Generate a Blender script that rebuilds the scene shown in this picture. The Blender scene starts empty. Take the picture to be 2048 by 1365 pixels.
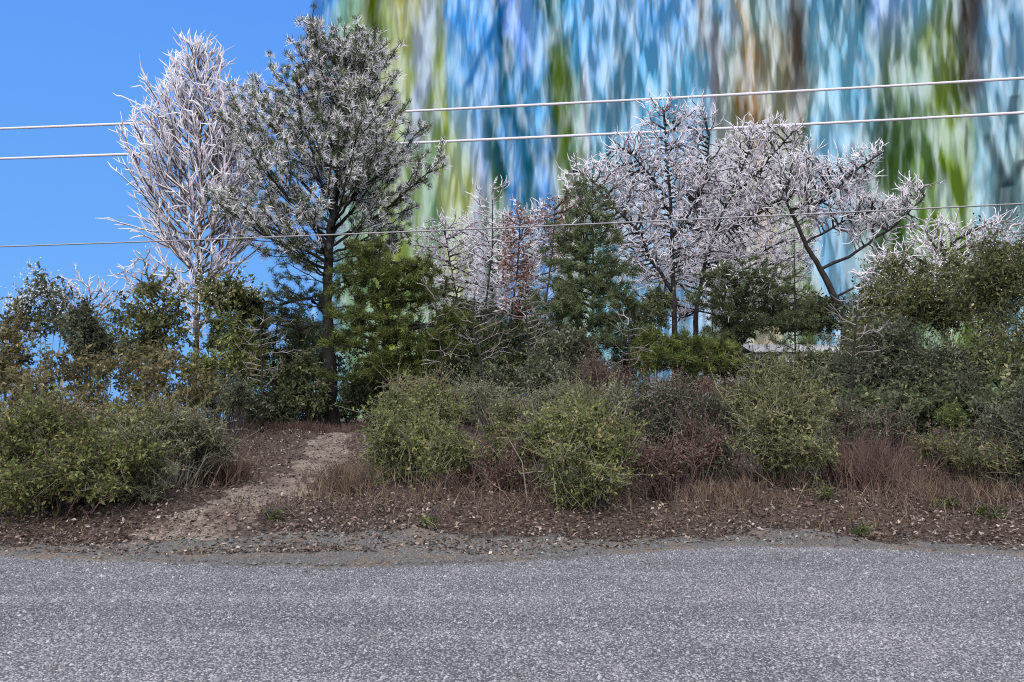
import bpy, math, zlib
import numpy as np
from mathutils import Vector

rng = np.random.default_rng(7)
S = bpy.context.scene
COL = S.collection
R = math.radians

# ------------------------------------------------------------------ camera
F = 1607.0                      # focal length in pixels of the 2048 wide photograph
HORIZON = 830.0
PITCH = math.atan((HORIZON - 682.5) / F)
CAM_H = 1.6
cam = bpy.data.cameras.new("camera")
cam.sensor_width = 36.0
cam.lens = 36.0 * F / 2048.0
cam.clip_end = 9000.0
cam_ob = bpy.data.objects.new("camera", cam)
cam_ob.location = (0, 0, CAM_H)
cam_ob.rotation_euler = (R(90) + PITCH, 0, 0)
COL.objects.link(cam_ob)
S.camera = cam_ob


def lin(c):
    c = np.asarray(c, float) / 255.0
    return tuple(np.where(c <= 0.04045, c / 12.92, ((c + 0.055) / 1.055) ** 2.4))


def ray(px, py):
    x = (px - 1024.0) / F
    v = (682.5 - py) / F
    return np.array([x, math.cos(PITCH) - v * math.sin(PITCH), math.sin(PITCH) + v * math.cos(PITCH)])


def at(px, py, d):
    r = ray(px, py)
    return np.array([0, 0, CAM_H]) + r * (d / r[1])


def at_many(px, py, d):
    x = (px - 1024.0) / F
    v = (682.5 - py) / F
    ry = math.cos(PITCH) - v * math.sin(PITCH)
    rz = math.sin(PITCH) + v * math.cos(PITCH)
    k = d / ry
    return np.stack([x * k, ry * k, CAM_H + rz * k], 1)


# ------------------------------------------------------------------ node helpers
class NT:
    def __init__(self, tree):
        self.t = tree

    def n(self, kind, **kw):
        nd = self.t.nodes.new(kind)
        for k, v in kw.items():
            setattr(nd, k, v)
        return nd

    def link(self, a, b):
        self.t.links.new(a, b)

    def put(self, sock, v):
        if isinstance(v, (int, float)):
            sock.default_value = v
        elif isinstance(v, tuple):
            sock.default_value = v
        else:
            self.link(v, sock)

    def math(self, op, a, b=0.0, c=None, clamp=False):
        nd = self.n('ShaderNodeMath', operation=op)
        nd.use_clamp = clamp
        self.put(nd.inputs[0], a)
        self.put(nd.inputs[1], b)
        if c is not None:
            self.put(nd.inputs[2], c)
        return nd.outputs[0]

    def smooth(self, x, lo, hi, a=0.0, b=1.0):
        nd = self.n('ShaderNodeMapRange', interpolation_type='SMOOTHSTEP')
        self.put(nd.inputs['Value'], x)
        nd.inputs['From Min'].default_value = lo
        nd.inputs['From Max'].default_value = hi
        nd.inputs['To Min'].default_value = a
        nd.inputs['To Max'].default_value = b
        return nd.outputs['Result']

    def mix(self, f, a, b, mode='MIX'):
        nd = self.n('ShaderNodeMix', data_type='RGBA', blend_type=mode)
        self.put(nd.inputs[0], f)
        for s, v in ((nd.inputs[6], a), (nd.inputs[7], b)):
            if isinstance(v, tuple):
                s.default_value = (*v[:3], 1)
            else:
                self.link(v, s)
        return nd.outputs[2]

    def vec(self, x, y, z=0.0):
        nd = self.n('ShaderNodeCombineXYZ')
        for i, v in enumerate((x, y, z)):
            self.put(nd.inputs[i], v)
        return nd.outputs[0]

    def noise(self, v, scale, detail=2.0, rough=0.5, dist=0.0):
        nd = self.n('ShaderNodeTexNoise')
        if v is not None:
            self.link(v, nd.inputs['Vector'])
        nd.inputs['Scale'].default_value = scale
        nd.inputs['Detail'].default_value = detail
        nd.inputs['Roughness'].default_value = rough
        nd.inputs['Distortion'].default_value = dist
        return nd

    def ramp(self, f, stops, interp='LINEAR'):
        nd = self.n('ShaderNodeValToRGB')
        cr = nd.color_ramp
        cr.interpolation = interp
        while len(cr.elements) < len(stops):
            cr.elements.new(0.5)
        for e, (p, c) in zip(cr.elements, stops):
            e.position = p
            e.color = (*c, 1)
        self.put(nd.inputs[0], f)
        return nd.outputs[0]


# ------------------------------------------------------------------ sky
EXPO = 0.4
SUN_ELEV, SUN_AZ = R(40), R(194)       # behind the viewer, high, softened by cloud
w = bpy.data.worlds.new("World")
S.world = w
w.use_nodes = True
w.node_tree.nodes.clear()
N = NT(w.node_tree)
tc = N.n('ShaderNodeTexCoord')
sep = N.n('ShaderNodeSeparateXYZ')
N.link(tc.outputs['Generated'], sep.inputs[0])
dx, dy, dz = sep.outputs
az = N.math('MULTIPLY', N.math('ARCTAN2', dx, dy), 180 / math.pi)      # degrees, 0 straight ahead
hor = N.math('SQRT', N.math('ADD', N.math('MULTIPLY', dx, dx), N.math('MULTIPLY', dy, dy)))
tel = N.math('MINIMUM', N.math('DIVIDE', dz, N.math('MAXIMUM', hor, 0.01)), 3.0)
tel = N.math('MAXIMUM', tel, -0.3)
fine_v = N.vec(N.math('MULTIPLY', az, 1.05), N.math('MULTIPLY', tel, 15.0), 0.0)
warp = N.noise(N.vec(N.math('MULTIPLY', az, 0.6), N.math('MULTIPLY', tel, 12.0), 4.0), 1.0, 2.0)
azw = N.math('ADD', az, N.math('MULTIPLY', N.math('SUBTRACT', warp.outputs['Fac'], 0.5), 3.2))


def az_el(px, py):
    r = ray(px, py)
    return math.degrees(math.atan2(r[0], r[1])), r[2] / math.hypot(r[0], r[1])


AZ0, AZ1 = -15.2, 37.0
rows = {
    30: [(600, (92, 155, 240)), (628, (20, 70, 125)), (655, (85, 150, 225)), (690, (120, 165, 150)), (722, (120, 130, 45)),
         (744, (66, 84, 8)), (770, (150, 168, 110)), (795, (160, 160, 110)), (822, (140, 140, 60)), (850, (160, 175, 200)),
         (880, (130, 150, 130)), (905, (100, 165, 240)), (985, (105, 170, 245)), (1008, (30, 70, 100)), (1025, (130, 165, 245)),
         (1070, (120, 170, 235)), (1098, (40, 90, 90)), (1120, (70, 130, 150)), (1150, (110, 180, 245)), (1230, (130, 170, 210)),
         (1300, (110, 170, 235)), (1385, (120, 170, 225)), (1410, (140, 135, 130)), (1440, (110, 165, 210)), (1480, (190, 175, 150)),
         (1520, (120, 150, 150)), (1560, (150, 180, 205)), (1590, (55, 48, 42)), (1625, (120, 175, 215)), (1735, (50, 100, 120)),
         (1765, (140, 170, 230)), (1860, (125, 180, 220))],
    200: [(600, (95, 158, 245)), (640, (90, 150, 220)), (700, (120, 150, 150)), (780, (165, 170, 120)), (815, (150, 165, 110)),
          (840, (150, 165, 195)), (868, (120, 135, 40)), (890, (140, 150, 60)), (905, (130, 175, 200)), (940, (110, 160, 210)),
          (970, (125, 175, 235)), (1003, (25, 75, 105)), (1025, (110, 170, 225)), (1045, (40, 90, 120)), (1065, (120, 185, 245)),
          (1095, (50, 80, 60)), (1125, (95, 110, 45)), (1150, (110, 150, 140)), (1170, (165, 170, 190)), (1200, (120, 180, 225)),
          (1240, (100, 140, 170)), (1290, (110, 180, 225)), (1390, (120, 180, 220)), (1425, (145, 140, 155)), (1460, (100, 120, 100)),
          (1500, (150, 115, 80)), (1545, (150, 150, 130)), (1590, (110, 90, 75)), (1612, (90, 95, 80)), (1640, (140, 190, 215)),
          (1720, (120, 175, 210)), (1790, (115, 135, 120))],
    390: [(600, (100, 165, 250)), (700, (110, 140, 120)), (790, (130, 145, 70)), (870, (110, 140, 110)), (895, (150, 160, 110)),
          (925, (165, 175, 110)), (955, (170, 175, 200)), (985, (80, 110, 60)), (1005, (25, 75, 80)), (1035, (95, 150, 220)),
          (1060, (30, 85, 90)), (1090, (120, 170, 240)), (1120, (75, 90, 50)), (1165, (105, 115, 60)), (1200, (110, 165, 180)),
          (1280, (130, 175, 215)), (1370, (120, 170, 215)), (1430, (160, 170, 170)), (1490, (165, 160, 140)), (1530, (185, 160, 130)),
          (1570, (150, 165, 140)), (1612, (115, 130, 50)), (1640, (130, 180, 220)), (1700, (150, 180, 200)), (1735, (100, 125, 125)),
          (1765, (75, 95, 60)), (1800, (60, 85, 35)), (1830, (110, 140, 80)), (1855, (80, 105, 50)), (1900, (120, 145, 60)),
          (1945, (110, 135, 70)), (1968, (120, 170, 190))],
}
tails = {
    30: [(1890, (110, 150, 130)), (1925, (150, 160, 165)), (1945, (45, 35, 35)), (1965, (90, 72, 64)), (1985, (150, 165, 175)),
         (2048, (130, 150, 160))],
    200: [(1840, (120, 150, 130)), (1870, (130, 145, 90)), (1900, (110, 125, 70)), (1935, (60, 55, 45)), (1960, (95, 90, 70)),
          (1985, (130, 175, 215)), (2048, (120, 165, 205))],
    390: [(1985, (150, 185, 200)), (2010, (100, 130, 140)), (2030, (150, 180, 190)), (2048, (140, 165, 160))],
}
us = N.math('FRACT', N.math('DIVIDE', N.math('SUBTRACT', azw, AZ0), AZ1 - AZ0))
row_cols, row_tel = [], []
for py in (30, 200, 390):
    main = [((az_el(px, py)[0] - AZ0) / (AZ1 - AZ0), lin(c)) for px, c in rows[py]]
    main = [(min(max(p, 0.0), 1.0), c) for p, c in main]
    tail = [((az_el(px, py)[0] - AZ0) / (AZ1 - AZ0), lin(c)) for px, c in tails[py]]
    tail = [(min(max(p, 0.0), 1.0), c) for p, c in tail]
    a = N.ramp(us, main[:31] + [main[31]])
    b = N.ramp(us, [main[31]] + tail)
    row_cols.append(N.mix(N.math('GREATER_THAN', us, main[31][0]), a, b))
    row_tel.append(az_el(1024, py)[1])
telw = N.math('ADD', tel, N.math('MULTIPLY', N.math('SUBTRACT', N.noise(fine_v, 0.8, 1.0).outputs['Fac'], 0.5), 0.16))
c01 = N.mix(N.smooth(telw, row_tel[1], row_tel[0]), row_cols[1], row_cols[0])
streak = N.mix(N.smooth(telw, row_tel[2], row_tel[1]), row_cols[2], c01)
n1 = N.noise(fine_v, 1.0, 1.2, 0.5, 0.2).outputs['Fac']
n2v = N.vec(N.math('ADD', N.math('MULTIPLY', az, 1.9), N.math('MULTIPLY', tel, 9.0)), N.math('MULTIPLY', tel, 14.0), 9.0)
n2 = N.noise(n2v, 1.0, 1.5, 0.5, 0.2).outputs['Fac']
n3v = N.vec(N.math('SUBTRACT', N.math('MULTIPLY', az, 1.9), N.math('MULTIPLY', tel, 9.0)), N.math('MULTIPLY', tel, 14.0), 19.0)
n3 = N.noise(n3v, 1.0, 1.5, 0.5, 0.2).outputs['Fac']
dark = N.math('ADD', N.math('ADD', N.math('MULTIPLY', N.smooth(n1, 0.56, 0.30), 0.95), N.math('MULTIPLY', N.smooth(n2, 0.52, 0.32), 0.85)),
              N.math('MULTIPLY', N.smooth(n3, 0.52, 0.32), 0.85), clamp=True)
light = N.math('MULTIPLY', N.math('MAXIMUM', N.smooth(n1, 0.48, 0.72), N.math('MAXIMUM', N.smooth(n2, 0.50, 0.72), N.smooth(n3, 0.50, 0.72))), 0.48)
amount = N.smooth(az, -14, 8, 0.55, 0.9)
streak = N.mix(N.math('MULTIPLY', light, amount), streak, lin((218, 234, 246)))
streak = N.mix(N.math('MULTIPLY', dark, N.math('MULTIPLY', amount, 0.76)), streak, N.mix(1.0, streak, (0.09, 0.14, 0.14), 'MULTIPLY'))
# dark limbs in the far streaky forest, each a soft line given by two directions
for (p0, p1, wd, col) in (((1012, 0), (932, 178), 0.20, (35, 85, 140)), ((1003, 100), (1016, 235), 0.22, (20, 70, 85)), ((970, 215), (975, 320), 0.25, (15, 60, 70)),
                          ((2008, 455), (2012, 365), 0.30, (20, 32, 34)), ((2012, 375), (1974, 268), 0.24, (22, 36, 40)), ((2012, 375), (2050, 318), 0.26, (24, 38, 44)),
                          ((2030, 190), (2022, 250), 0.2, (40, 66, 80)),
                          ((1588, -120), (1604, 190), 0.42, (46, 40, 38)), ((1944, -120), (1950, 190), 0.45, (40, 31, 31)), ((742, -120), (750, 70), 0.42, (52, 66, 8)),
                          ((1112, 90), (1130, 340), 0.42, (66, 88, 26)), ((626, -60), (632, 105), 0.32, (14, 62, 115)), ((1790, 250), (1800, 460), 0.4, (40, 62, 26)),
                          ((1040, 250), (1062, 430), 0.36, (22, 70, 84))):
    a0, t0 = az_el(*p0)
    a1, t1 = az_el(*p1)
    tt = N.math('DIVIDE', N.math('SUBTRACT', tel, t0), t1 - t0)
    off = N.math('ABSOLUTE', N.math('SUBTRACT', N.math('ADD', az, N.math('MULTIPLY', N.math('SUBTRACT', n1, 0.5), 0.6)), N.math('ADD', N.math('MULTIPLY', tt, a1 - a0), a0)))
    inside = N.math('MULTIPLY', N.smooth(tt, -0.06, 0.08), N.smooth(tt, 1.08, 0.92))
    m = N.math('MULTIPLY', N.math('MULTIPLY', N.smooth(off, wd * 2.3, wd * 0.2), inside), N.math('ADD', 0.22, N.math('MULTIPLY', n2, 0.9)))
    streak = N.mix(m, streak, lin(col))
blue = N.ramp(N.math('ADD', N.math('MULTIPLY', tel, 1.0), 0.1), [(0.0, lin((116, 184, 255))), (0.22, lin((108, 176, 255))), (0.62, lin((92, 160, 255))), (1.0, lin((80, 150, 250)))])
skyt = N.n('ShaderNodeTexSky', sky_type='NISHITA')
skyt.sun_disc = False
skyt.sun_elevation = SUN_ELEV
skyt.sun_rotation = SUN_AZ
nish = N.mix(1.0, skyt.outputs[0], (0.1, 0.1, 0.1), 'MULTIPLY')
blue = N.mix(0.10, blue, nish)
edge = N.math('ADD', azw, N.math('MULTIPLY', N.math('SUBTRACT', n1, 0.5), 2.0))
is_blue = N.math('MULTIPLY', N.smooth(edge, -13.6, -15.2), N.smooth(edge, -75.0, -60.0))
high = N.smooth(tel, 0.66, 1.3)
hs = N.n('ShaderNodeHueSaturation')
hs.inputs['Saturation'].default_value = 1.08
hs.inputs['Value'].default_value = 1.32
N.link(streak, hs.inputs['Color'])
streak = N.mix(1.0, hs.outputs[0], (2 ** -EXPO,) * 3, 'MULTIPLY')
blue = N.mix(1.0, blue, (2 ** -EXPO,) * 3, 'MULTIPLY')
streak = N.mix(high, streak, lin((232, 234, 240)))
is_blue = N.math('MULTIPLY', is_blue, N.smooth(tel, 1.3, 0.66))
final = N.mix(is_blue, streak, blue)
bg = N.n('ShaderNodeBackground')
bg.inputs['Strength'].default_value = 0.1
N.link(N.mix(1.0, final, (10.0, 10.0, 10.0), 'MULTIPLY'), bg.inputs['Color'])
wo = N.n('ShaderNodeOutputWorld')
N.link(bg.outputs[0], wo.inputs[0])

sun = bpy.data.lights.new("sun", 'SUN')
sun.energy = 4.2
sun.angle = R(75)
sun.color = (1.0, 0.955, 0.93)
sun_ob = bpy.data.objects.new("sun", sun)
sd = Vector((math.sin(SUN_AZ) * math.cos(SUN_ELEV), math.cos(SUN_AZ) * math.cos(SUN_ELEV), math.sin(SUN_ELEV)))
sun_ob.rotation_euler = sd.to_track_quat('Z', 'Y').to_euler()
COL.objects.link(sun_ob)

vs = S.view_settings
vs.view_transform = 'Standard'
vs.look = 'None'
vs.exposure = EXPO
vs.gamma = 1.0
vs.use_curve_mapping = False
S.cycles.filter_width = 1.1
S.cycles.use_denoising = False


# ------------------------------------------------------------------ materials
def material(name):
    m = bpy.data.materials.new(name)
    m.use_nodes = True
    m.node_tree.nodes.clear()
    return m, NT(m.node_tree)


def surface(T, col, rough=0.7, bump=None, bump_str=0.3, bump_dist=0.02, spec=0.3, trans=0.0):
    p = T.n('ShaderNodeBsdfPrincipled')
    T.put(p.inputs['Base Color'], col if not isinstance(col, tuple) else (*col, 1))
    p.inputs['Roughness'].default_value = rough
    p.inputs['Specular IOR Level'].default_value = spec
    nrm = None
    if bump is not None:
        b = T.n('ShaderNodeBump')
        b.inputs['Strength'].default_value = bump_str
        b.inputs['Distance'].default_value = bump_dist
        T.link(bump, b.inputs['Height'])
        T.link(b.outputs[0], p.inputs['Normal'])
    out = T.n('ShaderNodeOutputMaterial')
    res = p.outputs[0]
    if trans > 0:
        tr = T.n('ShaderNodeBsdfTranslucent')
        T.put(tr.inputs['Color'], col if not isinstance(col, tuple) else (*col, 1))
        mx = T.n('ShaderNodeMixShader')
        mx.inputs[0].default_value = trans
        T.link(res, mx.inputs[1])
        T.link(tr.outputs[0], mx.inputs[2])
        res = mx.outputs[0]
    T.link(res, out.inputs[0])


def tone_material(name, stops, rough=0.6, spec=0.25, trans=0.38, mottle=0.38):
    """Leaf, needle and litter colours: every face carries its own 'tone' that picks a colour."""
    m, T = material(name)
    at_ = T.n('ShaderNodeAttribute', attribute_name='tone')
    g = T.n('ShaderNodeNewGeometry')
    nz = T.noise(g.outputs['Position'], 1.7, 2.0).outputs['Fac']
    f = T.math('ADD', at_.outputs['Fac'], T.math('MULTIPLY', T.math('SUBTRACT', nz, 0.5), mottle * 2), clamp=True)
    col = T.ramp(f, stops)
    surface(T, col, rough, spec=spec, trans=trans)
    return m


def bark_material(name, c0, c1, c2, scale=9.0, patch=0.62):
    m, T = material(name)
    tcn = T.n('ShaderNodeTexCoord')
    mp = T.n('ShaderNodeMapping')
    mp.inputs['Scale'].default_value = (1, 1, 0.35)
    T.link(tcn.outputs['Object'], mp.inputs['Vector'])
    a = T.noise(mp.outputs[0], scale, 4.0, 0.65, 0.5).outputs['Fac']
    b = T.noise(tcn.outputs['Object'], scale * 0.35, 3.0, 0.6).outputs['Fac']
    col = T.mix(T.smooth(a, 0.35, 0.65), c0, c1)
    col = T.mix(T.smooth(b, patch, patch + 0.08), col, c2)
    surface(T, col, 0.85, bump=a, bump_str=0.7, bump_dist=0.05, spec=0.15)
    return m


M = {}
M['bark_pine'] = bark_material('pine_bark', (0.009, 0.008, 0.008), (0.026, 0.023, 0.023), (0.075, 0.07, 0.072), 7.0, 0.62)
M['bark_dark'] = bark_material('dark_bark', (0.012, 0.011, 0.011), (0.034, 0.03, 0.03), (0.075, 0.07, 0.07), 9.0, 0.66)
M['bark_grey'] = bark_material('grey_bark', (0.05, 0.045, 0.045), (0.14, 0.125, 0.12), (0.55, 0.52, 0.53), 7.0, 0.56)
M['twig'] = bark_material('twig_bark', (0.05, 0.042, 0.045), (0.10, 0.085, 0.085), (0.16, 0.145, 0.145), 5.0, 0.6)
M['twig_rime'] = bark_material('rimed_twig_bark', (0.13, 0.115, 0.12), (0.24, 0.21, 0.215), (0.4, 0.36, 0.38), 3.0, 0.55)  # lighter grey-mauve bark for thin twigs
M['twig_red'] = bark_material('red_twig_bark', (0.06, 0.04, 0.038), (0.13, 0.088, 0.08), (0.2, 0.145, 0.125), 5.0, 0.6)
M['twig_tan'] = bark_material('tan_twig_bark', (0.13, 0.115, 0.09), (0.26, 0.235, 0.19), (0.36, 0.33, 0.28), 5.0, 0.6)

m, T = material('hoar_frost')
g = T.n('ShaderNodeNewGeometry')
nz = T.noise(g.outputs['Position'], 2.2, 3.0).outputs['Fac']
nf = T.noise(g.outputs['Position'], 24.0, 3.0).outputs['Fac']
surface(T, T.mix(T.smooth(nz, 0.3, 0.7), (0.88, 0.855, 0.93), (0.95, 0.925, 0.97)), 0.8, bump=nf, bump_str=0.4, bump_dist=0.02, spec=0.05, trans=0.4)
M['frost'] = m  # white of the sky between branches, put into this twig coating

M['leaf_olive'] = tone_material('olive_leaves', [(0.0, (0.036, 0.041, 0.018)), (0.45, (0.104, 0.120, 0.047)), (0.75, (0.186, 0.205, 0.079)), (0.93, (0.287, 0.262, 0.130)), (1.0, (0.369, 0.306, 0.193))])
M['leaf_bright'] = tone_material('bright_olive_leaves', [(0.0, (0.043, 0.053, 0.020)), (0.4, (0.126, 0.153, 0.052)), (0.75, (0.238, 0.264, 0.087)), (0.95, (0.351, 0.326, 0.142)), (1.0, (0.408, 0.301, 0.165))])
M['leaf_sage'] = tone_material('sage_leaves', [(0.0, (0.050, 0.055, 0.033)), (0.5, (0.150, 0.163, 0.094)), (0.85, (0.275, 0.288, 0.175)), (1.0, (0.375, 0.350, 0.237))])
M['leaf_dark'] = tone_material('dark_green_leaves', [(0.0, (0.023, 0.031, 0.018)), (0.5, (0.072, 0.091, 0.046)), (0.85, (0.153, 0.173, 0.087)), (1.0, (0.287, 0.291, 0.162))])
M['leaf_grey'] = tone_material('grey_green_leaves', [(0.0, (0.037, 0.046, 0.029)), (0.5, (0.101, 0.118, 0.073)), (0.85, (0.202, 0.218, 0.143)), (1.0, (0.336, 0.336, 0.252))])
M['leaf_ochre'] = tone_material('ochre_leaves', [(0.0, (0.049, 0.044, 0.021)), (0.5, (0.152, 0.135, 0.062)), (0.85, (0.262, 0.228, 0.116)), (1.0, (0.379, 0.323, 0.210))])
M['leaf_red'] = tone_material('russet_leaves', [(0.0, (0.050, 0.030, 0.025)), (0.5, (0.139, 0.086, 0.072)), (1.0, (0.275, 0.184, 0.160))])
M['leaf_rust'] = tone_material('rusty_leaves', [(0.0, (0.10, 0.045, 0.03)), (0.5, (0.23, 0.12, 0.09)), (1.0, (0.38, 0.24, 0.2))])
M['leaf_lime'] = tone_material('lime_leaves', [(0.0, (0.05, 0.07, 0.015)), (0.5, (0.13, 0.18, 0.04)), (1.0, (0.22, 0.29, 0.08))])
M['needle_dark'] = tone_material('dark_needles', [(0.0, (0.034, 0.044, 0.023)), (0.5, (0.085, 0.110, 0.054)), (0.9, (0.147, 0.183, 0.090)), (1.0, (0.205, 0.240, 0.131))])
M['needle_green'] = tone_material('green_needles', [(0.0, (0.034, 0.043, 0.015)), (0.5, (0.089, 0.113, 0.031)), (0.9, (0.166, 0.194, 0.052)), (1.0, (0.245, 0.259, 0.086))])
M['litter'] = tone_material('leaf_litter', [(0.0, (0.032, 0.023, 0.021)), (0.3, (0.085, 0.060, 0.053)), (0.6, (0.165, 0.122, 0.106)), (0.85, (0.30, 0.238, 0.208)), (1.0, (0.50, 0.43, 0.39))], 0.7, 0.3, 0.15, 0.15)
M['dry'] = tone_material('dry_stalks', [(0.0, (0.045, 0.032, 0.028)), (0.4, (0.114, 0.075, 0.064)), (0.75, (0.193, 0.141, 0.103)), (1.0, (0.333, 0.265, 0.183))], 0.7, 0.2, 0.15, 0.2)
M['dry_red'] = tone_material('dry_red_stalks', [(0.0, (0.049, 0.029, 0.026)), (0.5, (0.113, 0.070, 0.060)), (1.0, (0.220, 0.149, 0.121))], 0.7, 0.2, 0.15, 0.2)
M['stone'] = tone_material('road_chips', [(0.0, (0.055, 0.055, 0.064)), (0.3, (0.154, 0.152, 0.171)), (0.7, (0.297, 0.292, 0.325)), (0.93, (0.396, 0.391, 0.424)), (1.0, (0.572, 0.561, 0.561))], 0.6, 0.4, 0.0, 0.08)
M['stone_dark'] = tone_material('shoulder_chips', [(0.0, (0.035, 0.036, 0.036)), (0.5, (0.105, 0.105, 0.108)), (0.9, (0.22, 0.215, 0.22)), (1.0, (0.6, 0.58, 0.56))], 0.6, 0.4, 0.0, 0.08)

# asphalt with exposed aggregate
m, T = material('asphalt')
g = T.n('ShaderNodeNewGeometry')
pos = g.outputs['Position']
v1 = T.n('ShaderNodeTexVoronoi', feature='F1')
T.link(pos, v1.inputs['Vector'])
v1.inputs['Scale'].default_value = 54.0
big = T.noise(pos, 0.55, 3.0, 0.6).outputs['Fac']
mid = T.noise(pos, 5.0, 3.0, 0.6).outputs['Fac']
grit = T.noise(pos, 60.0, 3.0, 0.7).outputs['Fac']
cell = T.n('ShaderNodeSeparateColor')
T.link(v1.outputs['Color'], cell.inputs[0])
stonec = T.ramp(cell.outputs[0], [(0.0, (0.115, 0.113, 0.118)), (0.45, (0.225, 0.222, 0.23)), (0.8, (0.32, 0.316, 0.328)), (1.0, (0.46, 0.455, 0.465))])
col = T.mix(T.smooth(v1.outputs['Distance'], 0.30, 0.62), stonec, (0.07, 0.07, 0.08))
col = T.mix(1.0, col, T.ramp(big, [(0.3, (0.80, 0.80, 0.82)), (0.7, (1.2, 1.18, 1.22))]), 'MULTIPLY')
col = T.mix(1.0, col, T.ramp(mid, [(0.3, (0.88, 0.88, 0.88)), (0.7, (1.12, 1.11, 1.10))]), 'MULTIPLY')
mpw = T.n('ShaderNodeMapping')
mpw.inputs['Scale'].default_value = (0.07, 1.0, 1.0)
T.link(pos, mpw.inputs['Vector'])
wear = T.noise(mpw.outputs[0], 1.3, 3.0, 0.55).outputs['Fac']
col = T.mix(1.0, col, T.ramp(wear, [(0.32, (0.76, 0.76, 0.775)), (0.68, (1.2, 1.19, 1.2))]), 'MULTIPLY')
stain = T.noise(pos, 1.6, 4.0, 0.65, 0.8).outputs['Fac']
col = T.mix(T.smooth(stain, 0.60, 0.74), col, T.mix(1.0, col, (0.78, 0.76, 0.72), 'MULTIPLY'))
hgt = T.math('ADD', T.math('MULTIPLY', v1.outputs['Distance'], -1.0), T.math('MULTIPLY', grit, 0.5))
surface(T, col, 0.75, bump=hgt, bump_str=0.75, bump_dist=0.012, spec=0.35)
M['asphalt'] = m

m, T = material('gravel_shoulder')
g = T.n('ShaderNodeNewGeometry')
pos = g.outputs['Position']
big = T.noise(pos, 0.9, 4.0, 0.65).outputs['Fac']
brown = T.noise(pos, 1.9, 4.0, 0.7, 0.6).outputs['Fac']
grit = T.noise(pos, 45.0, 3.0, 0.7).outputs['Fac']
col = T.ramp(grit, [(0.25, (0.04, 0.038, 0.038)), (0.5, (0.095, 0.09, 0.09)), (0.75, (0.22, 0.21, 0.21))])
col = T.mix(T.smooth(big, 0.40, 0.62), col, T.ramp(grit, [(0.3, (0.055, 0.053, 0.052)), (0.7, (0.15, 0.145, 0.143))]))
col = T.mix(T.smooth(brown, 0.45, 0.62), col, T.ramp(grit, [(0.3, (0.08, 0.06, 0.048)), (0.7, (0.2, 0.155, 0.125))]))
surface(T, col, 0.85, bump=grit, bump_str=0.8, bump_dist=0.02, spec=0.25)
M['shoulder'] = m

m, T = material('leafy_earth')
g = T.n('ShaderNodeNewGeometry')
pos = g.outputs['Position']
big = T.noise(pos, 0.45, 4.0, 0.6).outputs['Fac']
fine = T.noise(pos, 22.0, 4.0, 0.7, 0.8).outputs['Fac']
col = T.ramp(fine, [(0.25, (0.022, 0.017, 0.016)), (0.5, (0.07, 0.053, 0.047)), (0.75, (0.16, 0.124, 0.108))])
col = T.mix(T.smooth(big, 0.42, 0.62), col, T.ramp(fine, [(0.3, (0.034, 0.024, 0.02)), (0.7, (0.13, 0.09, 0.07))]))
surface(T, col, 0.9, bump=fine, bump_str=0.8, bump_dist=0.04, spec=0.15)
M['earth'] = m

m, T = material('sandy_path')
g = T.n('ShaderNodeNewGeometry')
pos = g.outputs['Position']
big = T.noise(pos, 1.1, 4.0, 0.65, 0.5).outputs['Fac']
fine = T.noise(pos, 26.0, 4.0, 0.7, 0.5).outputs['Fac']
col = T.ramp(fine, [(0.25, (0.095, 0.076, 0.065)), (0.5, (0.205, 0.172, 0.148)), (0.8, (0.36, 0.31, 0.27))])
col = T.mix(T.smooth(big, 0.42, 0.58), col, T.ramp(fine, [(0.3, (0.06, 0.045, 0.04)), (0.7, (0.2, 0.15, 0.125))]))
surface(T, col, 0.9, bump=fine, bump_str=0.8, bump_dist=0.03, spec=0.15)
M['path'] = m

m, T = material('cable_sheath')
g = T.n('ShaderNodeNewGeometry')
nz = T.noise(g.outputs['Position'], 6.0, 2.0).outputs['Fac']
surface(T, T.mix(nz, (0.09, 0.085, 0.095), (0.16, 0.15, 0.16)), 0.5, spec=0.4)
M['cable'] = m
m, T = material('wire_rime')
surface(T, (0.56, 0.54, 0.61), 0.8, spec=0.1)
M['wire_rime'] = m

m, T = material('shed_metal')
g = T.n('ShaderNodeNewGeometry')
nz = T.noise(g.outputs['Position'], 1.3, 4.0, 0.6).outputs['Fac']
surface(T, T.mix(T.smooth(nz, 0.4, 0.7), (0.26, 0.26, 0.285), (0.44, 0.44, 0.47)), 0.6, spec=0.2)
M['shed_roof'] = m
m, T = material('shed_boards')
g = T.n('ShaderNodeNewGeometry')
nz = T.noise(g.outputs['Position'], 3.0, 4.0, 0.6).outputs['Fac']
surface(T, T.mix(nz, (0.35, 0.34, 0.35), (0.55, 0.54, 0.56)), 0.8, spec=0.2)
M['shed_wall'] = m


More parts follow.
